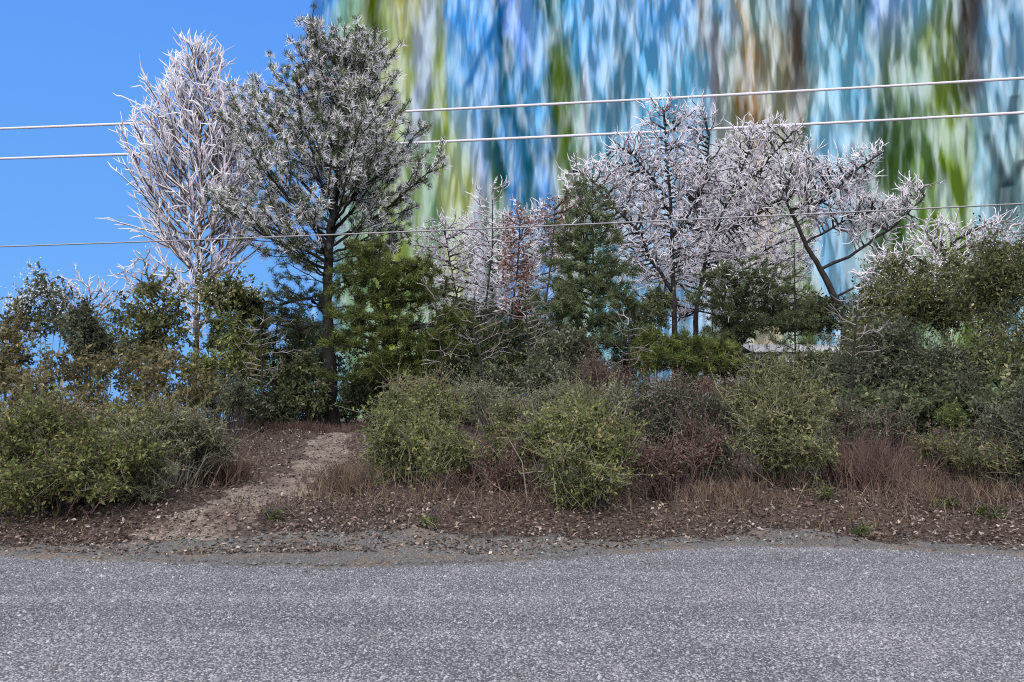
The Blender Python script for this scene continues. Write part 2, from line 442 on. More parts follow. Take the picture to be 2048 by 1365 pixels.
# ------------------------------------------------------------------ mesh helpers
def mk(name, V, FS, mat, parent=None, tones=None, smooth=False):
    """One mesh object from numpy vertices and a list of (n,k) face arrays; tones is a list of per-face values."""
    V = np.asarray(V, np.float32)
    FS = [np.asarray(f, np.int32) for f in FS if len(f)]
    org = np.array(parent.location, np.float32) if parent is not None else np.zeros(3, np.float32)
    me = bpy.data.meshes.new(name)
    me.vertices.add(len(V))
    me.vertices.foreach_set('co', (V - org).ravel())
    nl = sum(f.size for f in FS)
    npoly = sum(len(f) for f in FS)
    me.loops.add(nl)
    me.loops.foreach_set('vertex_index', np.concatenate([f.ravel() for f in FS]))
    me.polygons.add(npoly)
    tot = np.concatenate([np.full(len(f), f.shape[1], np.int32) for f in FS])
    me.polygons.foreach_set('loop_start', np.concatenate([[0], np.cumsum(tot)[:-1]]).astype(np.int32))
    if smooth:
        me.polygons.foreach_set('use_smooth', np.ones(npoly, bool))
    if tones is not None:
        a = me.attributes.new('tone', 'FLOAT', 'FACE')
        a.data.foreach_set('value', np.clip(np.concatenate(tones), 0, 1).astype(np.float32))
    me.update(calc_edges=True)
    me.materials.append(mat)
    ob = bpy.data.objects.new(name, me)
    COL.objects.link(ob)
    if parent is not None:
        ob.parent = parent
    return ob


def thing(name, label, cat, loc, group=None):
    global rng
    rng = np.random.default_rng(zlib.crc32(label.encode()))     # every thing grows from its own seed
    o = bpy.data.objects.new(name, None)
    o.empty_display_size = 0.2
    o.location = tuple(float(v) for v in loc)
    COL.objects.link(o)
    o['label'] = label  # 'frosted' in tree labels means an added pale halo of sky
    o['category'] = cat
    if group:
        o['group'] = group
    return o


def unit(v):
    return v / np.maximum(np.linalg.norm(v, axis=-1, keepdims=True), 1e-9)


def basis(d):
    up = np.where(np.abs(d[:, 2:3]) > 0.9, np.array([[1.0, 0, 0]]), np.array([[0, 0, 1.0]]))
    u = unit(np.cross(d, up))
    return u, np.cross(d, u)


def segs(A, B, ra, rb, k=4, cap=False):
    """Tapered k-sided prisms from A to B."""
    n = len(A)
    d = unit(B - A)
    u, v = basis(d)
    ang = np.arange(k) * 2 * np.pi / k
    c = np.cos(ang)[None, :, None]
    s = np.sin(ang)[None, :, None]
    ring = u[:, None] * c + v[:, None] * s
    r0 = A[:, None] + ring * np.asarray(ra).reshape(-1, 1, 1)
    r1 = B[:, None] + ring * np.asarray(rb).reshape(-1, 1, 1)
    V = np.concatenate([r0, r1], 1).reshape(-1, 3)
    base = (np.arange(n) * 2 * k)[:, None]
    i = np.arange(k)
    j = (i + 1) % k
    Q = np.stack([base + i, base + j, base + k + j, base + k + i], -1).reshape(-1, 4)
    FS = [Q]
    if cap:
        FS.append((base + k + np.arange(k)[None]).reshape(-1, k))
        FS.append((base + np.arange(k)[::-1][None]).reshape(-1, k))
    return V, FS


def tube(path, rad, k=10, rough=0.0):
    """Smooth tube with shared rings."""
    path = np.asarray(path, float)
    n = len(path)
    d = unit(np.gradient(path, axis=0))
    u, v = basis(d)
    for i in range(1, n):                       # keep the rings from twisting
        if np.dot(u[i], u[i - 1]) < 0:
            u[i], v[i] = -u[i], -v[i]
    ang = np.arange(k) * 2 * np.pi / k
    ring = u[:, None] * np.cos(ang)[None, :, None] + v[:, None] * np.sin(ang)[None, :, None]
    rr = np.asarray(rad).reshape(-1, 1, 1) * (1 + rough * rng.normal(size=(n, k, 1)))
    V = (path[:, None] + ring * rr).reshape(-1, 3)
    i = np.arange(k)
    j = (i + 1) % k
    b = (np.arange(n - 1) * k)[:, None]
    Q = np.stack([b + i, b + j, b + k + j, b + k + i], -1).reshape(-1, 4)
    return V, [Q, ((n - 1) * k + np.arange(k))[None], np.arange(k)[::-1][None]]


def resample(pts, step):
    pts = np.asarray(pts, float)
    L = np.concatenate([[0], np.cumsum(np.linalg.norm(np.diff(pts, axis=0), axis=1))])
    n = max(2, int(L[-1] / step) + 1)
    t = np.linspace(0, L[-1], n)
    return np.stack([np.interp(t, L, pts[:, c]) for c in range(3)], 1)


def join(parts):
    """[(V, FS)] -> one (V, FS)"""
    Vs, FSs, off = [], [], 0
    for V, FS in parts:
        Vs.append(V)
        for f in FS:
            if len(f):
                FSs.append(np.asarray(f) + off)
        off += len(V)
    return np.concatenate(Vs), FSs


def leaf_quads(C, D, Nn, L, W, tone):
    """Kite-shaped leaves folded along the midrib: two triangles each."""
    n = len(C)
    D = unit(D)
    side = unit(np.cross(D, Nn))
    nn = np.cross(side, D)
    L = np.asarray(L).reshape(-1, 1)
    W = np.asarray(W).reshape(-1, 1)
    p0 = C
    p1 = C + D * L * 0.45 + side * W * 0.5 + nn * W * 0.16
    p2 = C + D * L - nn * L * 0.10
    p3 = C + D * L * 0.45 - side * W * 0.5 + nn * W * 0.16
    V = np.stack([p0, p1, p2, p3], 1).reshape(-1, 3)
    b = (np.arange(n) * 4)[:, None]
    Tt = np.concatenate([b + [0, 1, 2], b + [0, 2, 3]], 1).reshape(-1, 3)
    return V, [Tt], [np.repeat(tone, 2)]


def needle_tris(C, D, L, W, tone):
    n = len(C)
    D = unit(D)
    s = unit(np.cross(D, rng.normal(size=(n, 3))))
    L = np.asarray(L).reshape(-1, 1)
    W = np.asarray(W).reshape(-1, 1)
    V = np.stack([C - s * W * 0.5, C + s * W * 0.5, C + D * L], 1).reshape(-1, 3)
    return V, [np.arange(3 * n).reshape(-1, 3)], [tone]


def tufts(C, D, n, L, W, tone, spread=1.0, centre=0.05):
    """n needles around every tuft centre C, leaning along D."""
    k = len(C)
    cc = np.repeat(C, n, 0) + rng.normal(size=(k * n, 3)) * centre
    dd = np.repeat(D, n, 0) + rng.normal(size=(k * n, 3)) * spread
    tt = np.repeat(tone, n) + rng.normal(size=k * n) * 0.10
    return needle_tris(cc, dd, L * rng.uniform(0.6, 1.15, k * n), W * rng.uniform(0.7, 1.3, k * n), tt)


def in_poly(px, py, poly):
    poly = np.asarray(poly, float)
    ins = np.zeros(len(px), bool)
    j = len(poly) - 1
    for i in range(len(poly)):
        xi, yi = poly[i]
        xj, yj = poly[j]
        c = ((yi > py) != (yj > py)) & (px < (xj - xi) * (py - yi) / (yj - yi + 1e-9) + xi)
        ins ^= c
        j = i
    return ins


def poly_points(poly, n, d, depth=0.8, edge=0.0):
    """n points of a crown with this outline, rounded in depth; edge>0 prefers the rim."""
    poly = np.asarray(poly, float)
    lo, hi = poly.min(0), poly.max(0)
    xs, ys = [], []
    tot = 0
    while tot < n:
        x = rng.uniform(lo[0], hi[0], n * 3)
        y = rng.uniform(lo[1], hi[1], n * 3)
        k = in_poly(x, y, poly)
        xs.append(x[k])
        ys.append(y[k])
        tot += k.sum()
    x = np.concatenate(xs)[:n]
    y = np.concatenate(ys)[:n]
    bins = ((y - lo[1]) / (hi[1] - lo[1] + 1e-6) * 24).astype(int)
    c = np.zeros(n)
    hw = np.ones(n) * 5
    for b in range(25):
        k = bins == b
        if k.any():
            a_, b_ = x[k].min(), x[k].max()
            c[k] = (a_ + b_) / 2
            hw[k] = max((b_ - a_) / 2, 6)
    q = np.clip(np.abs(x - c) / hw, 0, 1)
    dy = rng.uniform(-1, 1, n) * np.sqrt(1 - q * q) * hw / F * d * depth
    return at_many(x, y, d + dy)


def ground(x, y):
    """Height of the terrain: flat road, a low bank up to the wood, then falling away behind the crest."""
    x = np.asarray(x, float)
    y = np.asarray(y, float)
    y0 = y
    y = y - (road_edge(x) - 9.0) * np.clip((16 - y0) / 4, 0, 1) * (np.abs(x) < 40)
    z = np.interp(y, [9.25, 10.0, 11.2, 14.0, 20.0, 30.0, 36.0, 60.0, 200.0, 700.0, 6000.0],
                  [0.0, 0.10, 0.33, 0.56, 0.82, 1.25, 1.25, -0.8, -9.0, -18.0, -26.0])
    amp = np.clip((y - 9.6) / 4.0, 0, 1) * np.clip(1 - (y - 45) / 60, 0, 1)
    z = z + amp * (0.05 * np.sin(x * 1.3 + 0.7 * y) + 0.04 * np.sin(x * 2.9 - 1.9 * y + 1.0) + 0.03 * np.sin(x * 5.1 + 3.7 * y))
    gully = np.exp(-((x - path_x(y)) / 1.1) ** 2) * np.clip((y - 9.5) / 3, 0, 1) * np.clip((24 - y) / 6, 0, 1)
    z = np.where(y0 < 3, 0.0, z)
    return z - 0.07 * gully


PATH_Y = [8.6, 10.0, 11.3, 13.2, 17.0, 22.0, 30.0]
PATH_X = [-4.5, -4.05, -3.95, -3.75, -3.95, -4.9, -6.0]


def path_x(y):
    return np.interp(y, PATH_Y, PATH_X)


EDGE_PX = [-400, 0, 250, 480, 700, 900, 1100, 1300, 1480, 1700, 2048, 2500]
EDGE_PY = [1118, 1114, 1122, 1132, 1136, 1130, 1120, 1103, 1092, 1096, 1112, 1120]
EDGE = np.array([at(px, py, CAM_H / (-ray(px, py)[2]) * ray(px, py)[1]) for px, py in zip(EDGE_PX, EDGE_PY)])
EDGE = np.concatenate([[[-60, 8.6, 0], [-14, 9.0, 0]], EDGE, [[14, 9.1, 0], [60, 8.6, 0]]])
EDGE = EDGE[np.argsort(EDGE[:, 0])]


def road_edge(x):
    return np.interp(x, EDGE[:, 0], EDGE[:, 1]) + 0.035 * np.sin(np.asarray(x) * 7.3) + 0.025 * np.sin(np.asarray(x) * 17.1 + 1)


def struct(o):
    o['kind'] = 'structure'
    return o


# ------------------------------------------------------------------ ground, road, shoulder, path
def sheet(name, X, Y, Z, mat):
    a, b = X.shape
    V = np.stack([X, Y, Z], -1).reshape(-1, 3)
    idx = np.arange(a * b).reshape(a, b)
    Q = np.stack([idx[:-1, :-1], idx[:-1, 1:], idx[1:, 1:], idx[1:, :-1]], -1).reshape(-1, 4)
    return struct(mk(name, V, [Q], mat, smooth=True))


ys = np.concatenate([[-3000, -600, -120, -40, -15, 0, 5, 8.0], np.arange(8.3, 12, 0.1), np.arange(12, 24, 0.22), np.arange(24, 60, 1.2), [64, 72, 85, 100, 130, 170, 240, 350, 600, 1200, 2500, 6000]])
xs_ = np.concatenate([[-6000, -2000, -700, -250, -110, -60, -40], np.arange(-28, 28.1, 0.3), [40, 60, 110, 250, 700, 2000, 6000]])
GX, GY = np.meshgrid(xs_, ys)
GZ = ground(GX, GY) - np.where(GY < 9.2, 0.012, 0.004)
sheet('ground', GX, GY, GZ, M['earth'])

rx = np.concatenate([[-200, -100, -60, -40, -25], np.arange(-16, 16.1, 0.12), [25, 40, 60, 100, 200]])
f = np.linspace(0, 1, 14)
RX, RF = np.meshgrid(rx, f)
e = road_edge(RX)
RY = -3.2 + (e + 3.2) * RF
sheet('road', RX, RY, np.full_like(RX, 0.004), M['asphalt'])


def shoulder_far(x):
    px = 1024 + x / 9.8 * F
    return np.interp(px, [-800, 0, 300, 560, 800, 1050, 1250, 1420, 1560, 1680, 1780, 2048, 2600],
                     [9.6, 9.62, 9.75, 9.95, 10.0, 9.9, 10.05, 10.35, 10.75, 10.7, 10.0, 9.75, 9.7]) + 0.07 * np.sin(x * 4.1) + 0.05 * np.sin(x * 11.3 + 2)


f = np.linspace(0, 1, 10)
SX, SF = np.meshgrid(rx, f)
e0 = road_edge(SX) - 0.05
SY = e0 + (shoulder_far(SX) - e0) * SF
SZ = ground(SX, SY) + 0.03
SZ[0] = 0.001
sheet('gravel_shoulder', SX, SY, SZ, M['shoulder'])

py_ = np.arange(9.7, 29, 0.16)
f = np.linspace(-1, 1, 13)
PF, PY = np.meshgrid(f, py_)
half = np.interp(PY, [9.7, 11, 14, 18, 24, 30], [0.75, 0.58, 0.55, 0.52, 0.5, 0.5])
half = half * (1 + 0.22 * np.sin(PY * 3.1) + 0.16 * np.sin(PY * 7.7 + 2 * np.sign(PF)) + 0.12 * np.sin(PY * 15.1 + np.sign(PF)))
PX = path_x(PY) + PF * half
PZ = ground(PX, PY) + 0.016 * (1 - PF ** 2) + np.where(np.abs(PF) > 0.99, -0.02, 0.004)
sheet('path', PX, PY, PZ, M['path'])


# ------------------------------------------------------------------ loose stones on the road and shoulder
def stones(name, x, y, z, size, tone, mat):
    n = len(x)
    k = 3
    ang = (np.arange(k) * 2 * np.pi / k)[None] + rng.uniform(0, 6.28, (n, 1))
    rr = size[:, None] * rng.uniform(0.65, 1.15, (n, k))
    el = rng.uniform(0.6, 1.0, (n, 1))
    th = rng.uniform(0, 6.28, (n, 1))
    lx, ly = np.cos(ang) * rr, np.sin(ang) * rr * el
    bx = x[:, None] + lx * np.cos(th) - ly * np.sin(th)
    by = y[:, None] + lx * np.sin(th) + ly * np.cos(th)
    bz = np.repeat(z[:, None] - 0.002, k, 1)
    ap = np.stack([x + rng.normal(size=n) * size * 0.3, y + rng.normal(size=n) * size * 0.3, z + size * rng.uniform(0.35, 0.75, n)], -1)
    V = np.concatenate([np.stack([bx, by, bz], -1), ap[:, None]], 1).reshape(-1, 3)
    b = (np.arange(n) * (k + 1))[:, None]
    i = np.arange(k)
    Tt = np.stack([b + i, b + (i + 1) % k, b + k + 0 * i], -1).reshape(-1, 3)
    o = mk(name, V, [Tt], mat, tones=[np.repeat(tone, k)])
    o['kind'] = 'stuff'
    return o


def fan(n, y0, y1, power=1.0):
    """Points on the ground inside the view, between two distances."""
    y = y0 + (y1 - y0) * rng.uniform(0, 1, n) ** power
    x = rng.uniform(-0.70, 0.70, n) * y
    return x, y


x, y = fan(64000, 4.5, 9.9, 1.0)
k = y < road_edge(x) + 0.02
x, y = x[k], y[k]
stones('road_chips', x, y, np.full(len(x), 0.004), rng.gamma(4, 0.0024, len(x)), rng.beta(2.4, 2.6, len(x)), M['stone'])
x, y = fan(52000, 8.2, 11.2)
k = (y > road_edge(x) - np.abs(rng.normal(size=len(x))) * 0.14) & (y < shoulder_far(x) + rng.normal(size=len(x)) * 0.28)
x, y = x[k], y[k]
stones('shoulder_gravel', x, y, np.where(y < road_edge(x), 0.004, ground(x, y) + np.where(y < shoulder_far(x), 0.03, 0.008)), rng.gamma(4, 0.0033, len(x)), rng.beta(1.6, 2.4, len(x)), M['stone_dark'])

# ------------------------------------------------------------------ leaf litter and dead stalks
x, y = fan(78000, 9.2, 30, 1.9)
dens = np.clip((y - shoulder_far(x) + 0.55 + 0.35 * np.sin(x * 3.3) * np.sin(x * 1.1 + 2)) / 0.9, np.clip(0.42 + 0.5 * np.sin(x * 1.7) * np.sin(y * 5.1 + x * 0.9), 0.04, 0.6), 1)
onpath = np.exp(-((x - path_x(y)) / (0.5 + 0.02 * y)) ** 2)
k = (rng.uniform(size=len(x)) < dens * (1 - np.clip(0.24 + 0.8 * np.sin(x * 2.3 + y * 1.1) * np.sin(y * 1.7 - x * 1.3), 0.1, 0.95) * onpath)) & (y > road_edge(x) + 0.12 + 0.15 * rng.uniform(size=len(x)))
x, y = x[k], y[k]
n = len(x)
C = np.stack([x, y, ground(x, y) + np.where(y < shoulder_far(x), 0.032, 0.004) + rng.uniform(0.0, 0.045, n) * (y > shoulder_far(x) - 0.1)], 1)
D = np.concatenate([rng.normal(size=(n, 2)), rng.normal(size=(n, 1)) * 0.35], 1)
Nn = np.concatenate([rng.normal(size=(n, 2)) * 0.45, np.ones((n, 1))], 1)
V, FS, tn = leaf_quads(C, D, Nn, rng.uniform(0.03, 0.085, n) * (0.8 + y / 40), rng.uniform(0.018, 0.045, n) * (0.8 + y / 40), rng.beta(1.2, 1.6, n))
o = mk('leaf_litter', V, FS, M['litter'], tones=tn)
o['kind'] = 'stuff'


def stalks(x, y, h, tone, lean=0.35, width=0.008, segn=2, fork=0):
    """Thin upright dead stalks, each a bent three-sided blade."""
    n = len(x)
    A = np.stack([x, y, ground(x, y) - 0.02], 1)
    d = np.concatenate([rng.normal(size=(n, 2)) * lean, np.ones((n, 1))], 1)
    bend = np.concatenate([rng.normal(size=(n, 2)) * lean, -0.25 * np.abs(rng.normal(size=(n, 1)))], 1)
    h = h.reshape(-1, 1)
    B = A + d * h * 0.5
    Cc = B + (d + bend) * h * 0.5
    parts = [segs(A, B, np.full(n, width), np.full(n, width * 0.75), 3), segs(B, Cc, np.full(n, width * 0.75), np.full(n, width * 0.2), 3)]
    tones = [np.repeat(tone, 3), np.repeat(tone, 3)]
    for q in range(fork):
        s = rng.uniform(0.4, 0.9, (n, 1))
        P0 = A + (Cc - A) * s * 0.5 + (B - A) * s * 0.5
        P1 = P0 + (d + rng.normal(size=(n, 3)) * 0.6) * h * 0.28
        parts.append(segs(P0, P1, np.full(n, width * 0.6), np.full(n, width * 0.2), 3))
        tones.append(np.repeat(tone, 3))
    V, FS = join(parts)
    return V, FS, tones


def gather(parts):
    V, FS = join([(p[0], p[1]) for p in parts])
    return V, FS, [t for p in parts for t in p[2]]


clx, cly = fan(190, 10.6, 27, 1.4)
acc_x, acc_y, acc_h = [], [], []
for cx, cy in zip(clx, cly):
    if abs(cx - path_x(cy)) < 0.7:
        continue
    n = int(rng.uniform(14, 44))
    acc_x.append(cx + rng.normal(size=n) * 0.28)
    acc_y.append(cy + rng.normal(size=n) * 0.22)
    acc_h.append(rng.uniform(0.10, 0.42, n) * rng.uniform(0.6, 1.3))
x, y = fan(1500, 10.0, 24, 1.5)
k = np.abs(x - path_x(y)) > 0.45
acc_x.append(x[k]); acc_y.append(y[k]); acc_h.append(rng.uniform(0.06, 0.26, k.sum()))
x, y, h = map(np.concatenate, (acc_x, acc_y, acc_h))
k = y > shoulder_far(x) + 0.05
V, FS, tn = stalks(x[k], y[k], h[k], rng.beta(2, 2.2, k.sum()), 0.4, 0.006, fork=1)
o = mk('dry_stalks', V, FS, M['dry'], tones=tn)
o['kind'] = 'stuff'


# ------------------------------------------------------------------ power lines
def wire(label, p, frosted, sag):
    (x0, y0, d0), (x1, y1, d1) = p
    a, b = at(x0, y0, d0), at(x1, y1, d1)
    t = np.linspace(-2.2, 3.2, 90)[:, None]
    P = a + (b - a) * t
    P[:, 2] -= (4 * sag * t * (1 - t))[:, 0]
    o = thing('power_line', label, 'power line', P[45], 'power lines across the view')
    mk('cable', *tube(P, np.full(len(P), 0.03 if frosted else 0.011), 8), M['cable'], o, smooth=True)
    Q = P.copy()
    if frosted:
        Q[:, 2] += 0.004
        rad = 0.066 * (1 + 0.1 * np.sin(np.arange(len(P)) * 1.7))
    else:
        Q[:, 2] += 0.010
        Q[:, 1] += 0.006
        rad = np.full(len(P), 0.005)
    mk('frost', *tube(Q, rad, 8), M['wire_rime'], o, smooth=True)


wire('topmost power line, thickly frosted, crossing high behind the trees', ((0, 258, 41.0), (2048, 157, 35.0)), True, 0.14)
wire('middle power line of three, thickly frosted, just below the topmost', ((0, 318, 41.0), (2048, 226, 35.0)), True, 0.14)
wire('lowest power line of three, dark cable with thin frost on top', ((0, 494, 15.3), (2048, 408, 12.4)), False, 0.04)


# ------------------------------------------------------------------ trees
def colonize(trunk, att, step, kill, infl, bias=(0, 0, 0.15), start=0.3, maxit=140, jitter=0.12, forks=()):
    """Grow limbs from a trunk towards attractor points; returns nodes, parents, number of trunk nodes."""
    tr = resample(trunk, step)
    nodes = [p for p in tr]
    par = [-1] + list(range(len(tr) - 1))
    nt = len(tr)
    first = int(nt * start)
    for fk in forks:
        fp = resample(fk, step)
        par += [-1] + list(range(len(nodes), len(nodes) + len(fp) - 1))
        nodes += [p for p in fp]
    nt = len(nodes)
    att = np.asarray(att)
    nd = np.full(len(att), 1e9)
    ni = np.zeros(len(att), int)
    new = list(range(first, nt))
    alive = np.ones(len(att), bool)
    bias = np.array(bias)
    for it in range(maxit):
        if new:
            NP = np.array([nodes[i] for i in new])
            idx = np.nonzero(alive)[0]
            if not len(idx):
                break
            dist = np.linalg.norm(att[idx, None] - NP[None], axis=2)
            j = dist.argmin(1)
            dm = dist[np.arange(len(idx)), j]
            better = dm < nd[idx]
            nd[idx[better]] = dm[better]
            ni[idx[better]] = np.array(new)[j[better]]
            alive &= nd > kill
        act = np.nonzero(alive & (nd < infl))[0]
        if not len(act):
            break
        new = []
        who = ni[act]
        P = np.array(nodes)
        dirs = unit(att[act] - P[who])
        uq, inv = np.unique(who, return_inverse=True)
        acc = np.zeros((len(uq), 3))
        np.add.at(acc, inv, dirs)
        acc = unit(unit(acc) + bias + rng.normal(size=acc.shape) * jitter)
        for u_, a_ in zip(uq, acc):
            nodes.append(nodes[u_] + a_ * step)
            par.append(int(u_))
            new.append(len(nodes) - 1)
    return np.array(nodes), np.array(par), nt


def add_twigs(P, par, nt, frac, L, up=0.3, gen=1, start=None):
    """Short side twigs on the outer nodes."""
    n = len(P)
    kids = np.bincount(par[par >= 0], minlength=n)
    cand = np.nonzero((np.arange(n) >= (nt if start is None else start)))[0]
    cand = cand[rng.uniform(size=len(cand)) < frac]
    if not len(cand):
        return P, par
    d = unit(P[cand] - P[par[cand]])
    s = unit(np.cross(d, rng.normal(size=d.shape)))
    d1 = unit(d * 0.9 + s * 0.7 + np.array([0, 0, up * 0.35]))
    l = L * rng.uniform(0.5, 1.2, (len(cand), 1))
    A = P[cand] + d1 * l * 0.5
    B = A + unit(d1 + np.array([0, 0, up * 0.4]) + rng.normal(size=d1.shape) * 0.14) * l * 0.5
    P2 = np.concatenate([P, A, B])
    par2 = np.concatenate([par, cand, n + np.arange(len(cand))])
    return P2, par2


def radii(P, par, r_tip, r_base, expo=2.3, cap=None):
    n = len(P)
    r = np.zeros(n)
    order = np.arange(n)[::-1]          # children always come after parents
    for i in order:
        if r[i] == 0:
            r[i] = r_tip ** expo
        p = par[i]
        if p >= 0:
            r[p] += r[i]
    r = r ** (1 / expo)
    if cap:
        r = np.minimum(r, cap)
    return r


def subtree_root(par, nt):
    root = np.full(len(par), -1)
    for i in range(nt, len(par)):
        p = par[i]
        root[i] = i if p < nt else root[p]
    return root


def wood(o, P, par, nt, trunk_path, r0, r1, r_tip, bark, twig_mat, limb_min=0.045, halo_r=0.0, halo_off=0.07, halo_max=0.06, trunk_k=10, keep_halo=1.0):
    r = radii(P, par, r_tip, r0, 2.35, cap=r0 * 0.62)
    tp = resample(trunk_path, 0.35)
    t = np.linspace(0, 1, len(tp))
    rad = r0 + (r1 - r0) * t ** 0.85
    rad[:2] *= (1.25, 1.1)[:len(rad[:2])]
    tp = tp + rng.normal(size=tp.shape) * np.minimum(0.03, rad[:, None] * 0.12)
    mk('trunk', *tube(tp, rad, trunk_k, 0.05), bark, o, smooth=True)
    root = subtree_root(par, nt)
    e = np.arange(nt, len(P))
    thick = r[e] > limb_min
    A, B = P[par[e]], P[e]
    # start the limb inside the trunk with its own thickness
    ra = np.minimum(r[par[e]], r[e] * 1.2)
    for rt in np.unique(root[e[thick]]):
        k = thick & (root[e] == rt)
        if r[rt] < limb_min:
            continue
        V, FS = segs(A[k], B[k] + (B[k] - A[k]) * 0.05, ra[k], r[e][k], 6)
        mk('limb', V, FS, bark, o, smooth=True)
    k = ~thick & ((r[e] > r_tip * 1.25) | (halo_r == 0))
    if k.any():
        V, FS = segs(A[k], B[k], np.maximum(ra[k], r_tip), r[e][k] * 0.9, 3)
        mk('twigs', V, FS, twig_mat, o)['kind'] = 'stuff'
    if halo_r > 0:
        k = (r[e] < halo_max) & (rng.uniform(size=len(e)) < keep_halo)
        a, b = A[k].copy(), B[k].copy()
        dd = b - a
        tip = np.bincount(par[par >= 0], minlength=len(P))[e[k]] == 0
        b = b + dd * np.where(tip, 0.5, 0.04)[:, None]
        offs = np.array([0, halo_off, 0.01])        # added pale coat behind each twig stands in for bright sky
        rn = halo_r * (1 + 0.14 * rng.normal(size=len(P))) * np.clip(0.6 + (r - r_tip) / r_tip * 0.22, 0.55, 1.1)
        V, FS = segs(a + offs, b + offs, np.minimum(rn[par[e]], rn[e] * 1.2)[k], rn[e][k] * np.where(tip, 0.25, 1.0), 3)
        mk('frost', V, FS, M['frost'], o)['kind'] = 'stuff'
    return r, root


def base_on_ground(px, d):
    x = at(px, HORIZON, d)[0]
    return np.array([x, d, float(ground(x, d))])


def px_path(pts, d):
    """Trunk path in metres from picture points, rooted in the ground."""
    P = [at(px, py, d) for px, py in pts]
    b = base_on_ground(pts[0][0], d)
    b[2] -= 0.1
    if P[0][2] > b[2] + 0.3:
        P = [b] + P
    return np.array(P)


def bare_tree(name, label, cat, poly, d, trunk, n_att, step, r0, r1, halo_r, forks=(), r_tip=0.010, start=0.4, depth=0.32, twig=(0.9, 0.5), group=None, twig_mat=None, bark=None,
              halo_off=0.045, kill=None, keep=1.0, dead=None, bias=(0, 0, 0.3)):
    tp = px_path(trunk, d)
    o = thing(name, label, cat, tp[0] + [0, 0, 0.1], group)
    fk = []
    for pts, fr in forks:
        q = np.array([at(px, py, d) for px, py in pts])
        q[1:, 1] += np.linspace(0, 1, len(q) - 1) * rng.uniform(-1.2, 0.3)
        q = resample(q, 0.3)
        q[1:] += rng.normal(size=q[1:].shape) * 0.025
        fk.append(q)
        mk('limb', *tube(q, np.linspace(fr, 0.028, len(q)), 7, 0.05), bark or M['bark_dark'], o, smooth=True)
    att = poly_points(poly, n_att, d, depth)
    P, par, nt = colonize(tp, att, step, kill or step * 1.6, step * 18, bias, start, jitter=0.06, forks=fk)
    n0 = len(P)
    P, par = add_twigs(P, par, nt, twig[0], twig[1])
    if halo_r > 0:
        n1 = len(P)
        P, par = add_twigs(P, par, nt, 0.95, twig[1] * 0.75, start=n0)
        P, par = add_twigs(P, par, nt, 0.45, twig[1] * 0.6, start=n1)
    else:
        P, par = add_twigs(P, par, nt, 0.5, twig[1] * 0.7, start=n0)
    r, root = wood(o, P, par, nt, tp, r0, r1, r_tip, bark or M['bark_dark'], twig_mat or M['twig'], 0.03, halo_r, halo_off, 0.026, keep_halo=keep)
    if dead:
        num, mat = dead
        c = P[rng.integers(nt, n0, num)] + rng.normal(size=(num, 3)) * 0.13
        V, FS, tn = leaf_quads(c, rng.normal(size=(num, 3)) + [0, 0, -0.6], rng.normal(size=(num, 3)), rng.uniform(0.08, 0.16, num), rng.uniform(0.05, 0.09, num), rng.beta(2, 2, num))
        mk('dead_leaves', V, FS, mat, o, tones=tn)
    return o


def upswept(tp, d, starts, rise, width, step, reach, sec, up2, thin=0.15, flat=0.6, twig3=0.4, curve=(0.86, 1.25), top=None):
    """Straight leader with limbs that sweep up to a given envelope, each with alternate side shoots."""
    tr = resample(tp, step)
    P = [p for p in tr]
    par = [-1] + list(range(len(tr) - 1))
    nt = len(tr)
    zs = tr[:, 2]
    ga = 0.0
    for z0 in starts:
        ga += 2.4 + rng.normal() * 0.3
        i0 = int(np.argmin(np.abs(zs - z0)))
        ca, sa = math.cos(ga), math.sin(ga)
        rk = rise(z0) * rng.uniform(0.85, 1.2)
        Rr = 1.0
        for _ in range(12):
            zt = z0 + Rr * rk
            wz = width(zt, ca) * abs(ca) + min(width(zt, 1), width(zt, -1)) * abs(sa)
            Rr = 0.6 * Rr + 0.4 * wz
        Rr *= rng.uniform(*reach)
        if top is not None and rk > 0:
            Rr = min(Rr, max(0.0, (top - z0) / rk) * rng.uniform(0.85, 1.0))
        if Rr < 0.2:
            continue
        ln = Rr * math.hypot(1, rk)
        m = max(3, int(ln / step))
        last, brn = i0, []
        wob = rng.normal() * 0.2
        for q in range(1, m + 1):
            t = q / m
            lat = Rr * t ** curve[0]
            up = Rr * rk * t ** curve[1]
            P.append(tr[i0] + np.array([ca * lat - sa * wob * t * (1 - t), (sa * lat + ca * wob * t * (1 - t)) * flat, up]) + rng.normal(size=3) * 0.02)
            par.append(last)
            last = len(P) - 1
            brn.append(last)
        for qi, bi in enumerate(brn[:-1]):
            t = (qi + 1) / m
            if t < 0.15 or rng.uniform() < thin:
                continue
            dirb = unit(P[bi] - P[par[bi]])
            side = unit(np.cross(dirb, [0, 0, 1]) * (1 if qi % 2 else -1) + rng.normal(size=3) * 0.7)
            L2 = ln * (1 - t) * rng.uniform(*sec) + 0.25
            m2 = max(2, int(L2 / step))
            l2 = bi
            dcur = unit(dirb * 0.9 + side * 0.65)
            for q in range(m2):
                dcur = unit(dcur + np.array([0, 0, up2]) + rng.normal(size=3) * 0.07)
                P.append(P[l2] + dcur * (L2 / m2))
                par.append(l2)
                l2 = len(P) - 1
                if q >= 1 and rng.uniform() < twig3:
                    d3 = unit(dcur + rng.normal(size=3) * 0.6 + [0, 0, 0.15])
                    P.append(P[l2] + d3 * rng.uniform(0.2, 0.45))
                    par.append(l2)
    return np.array(P), np.array(par), nt


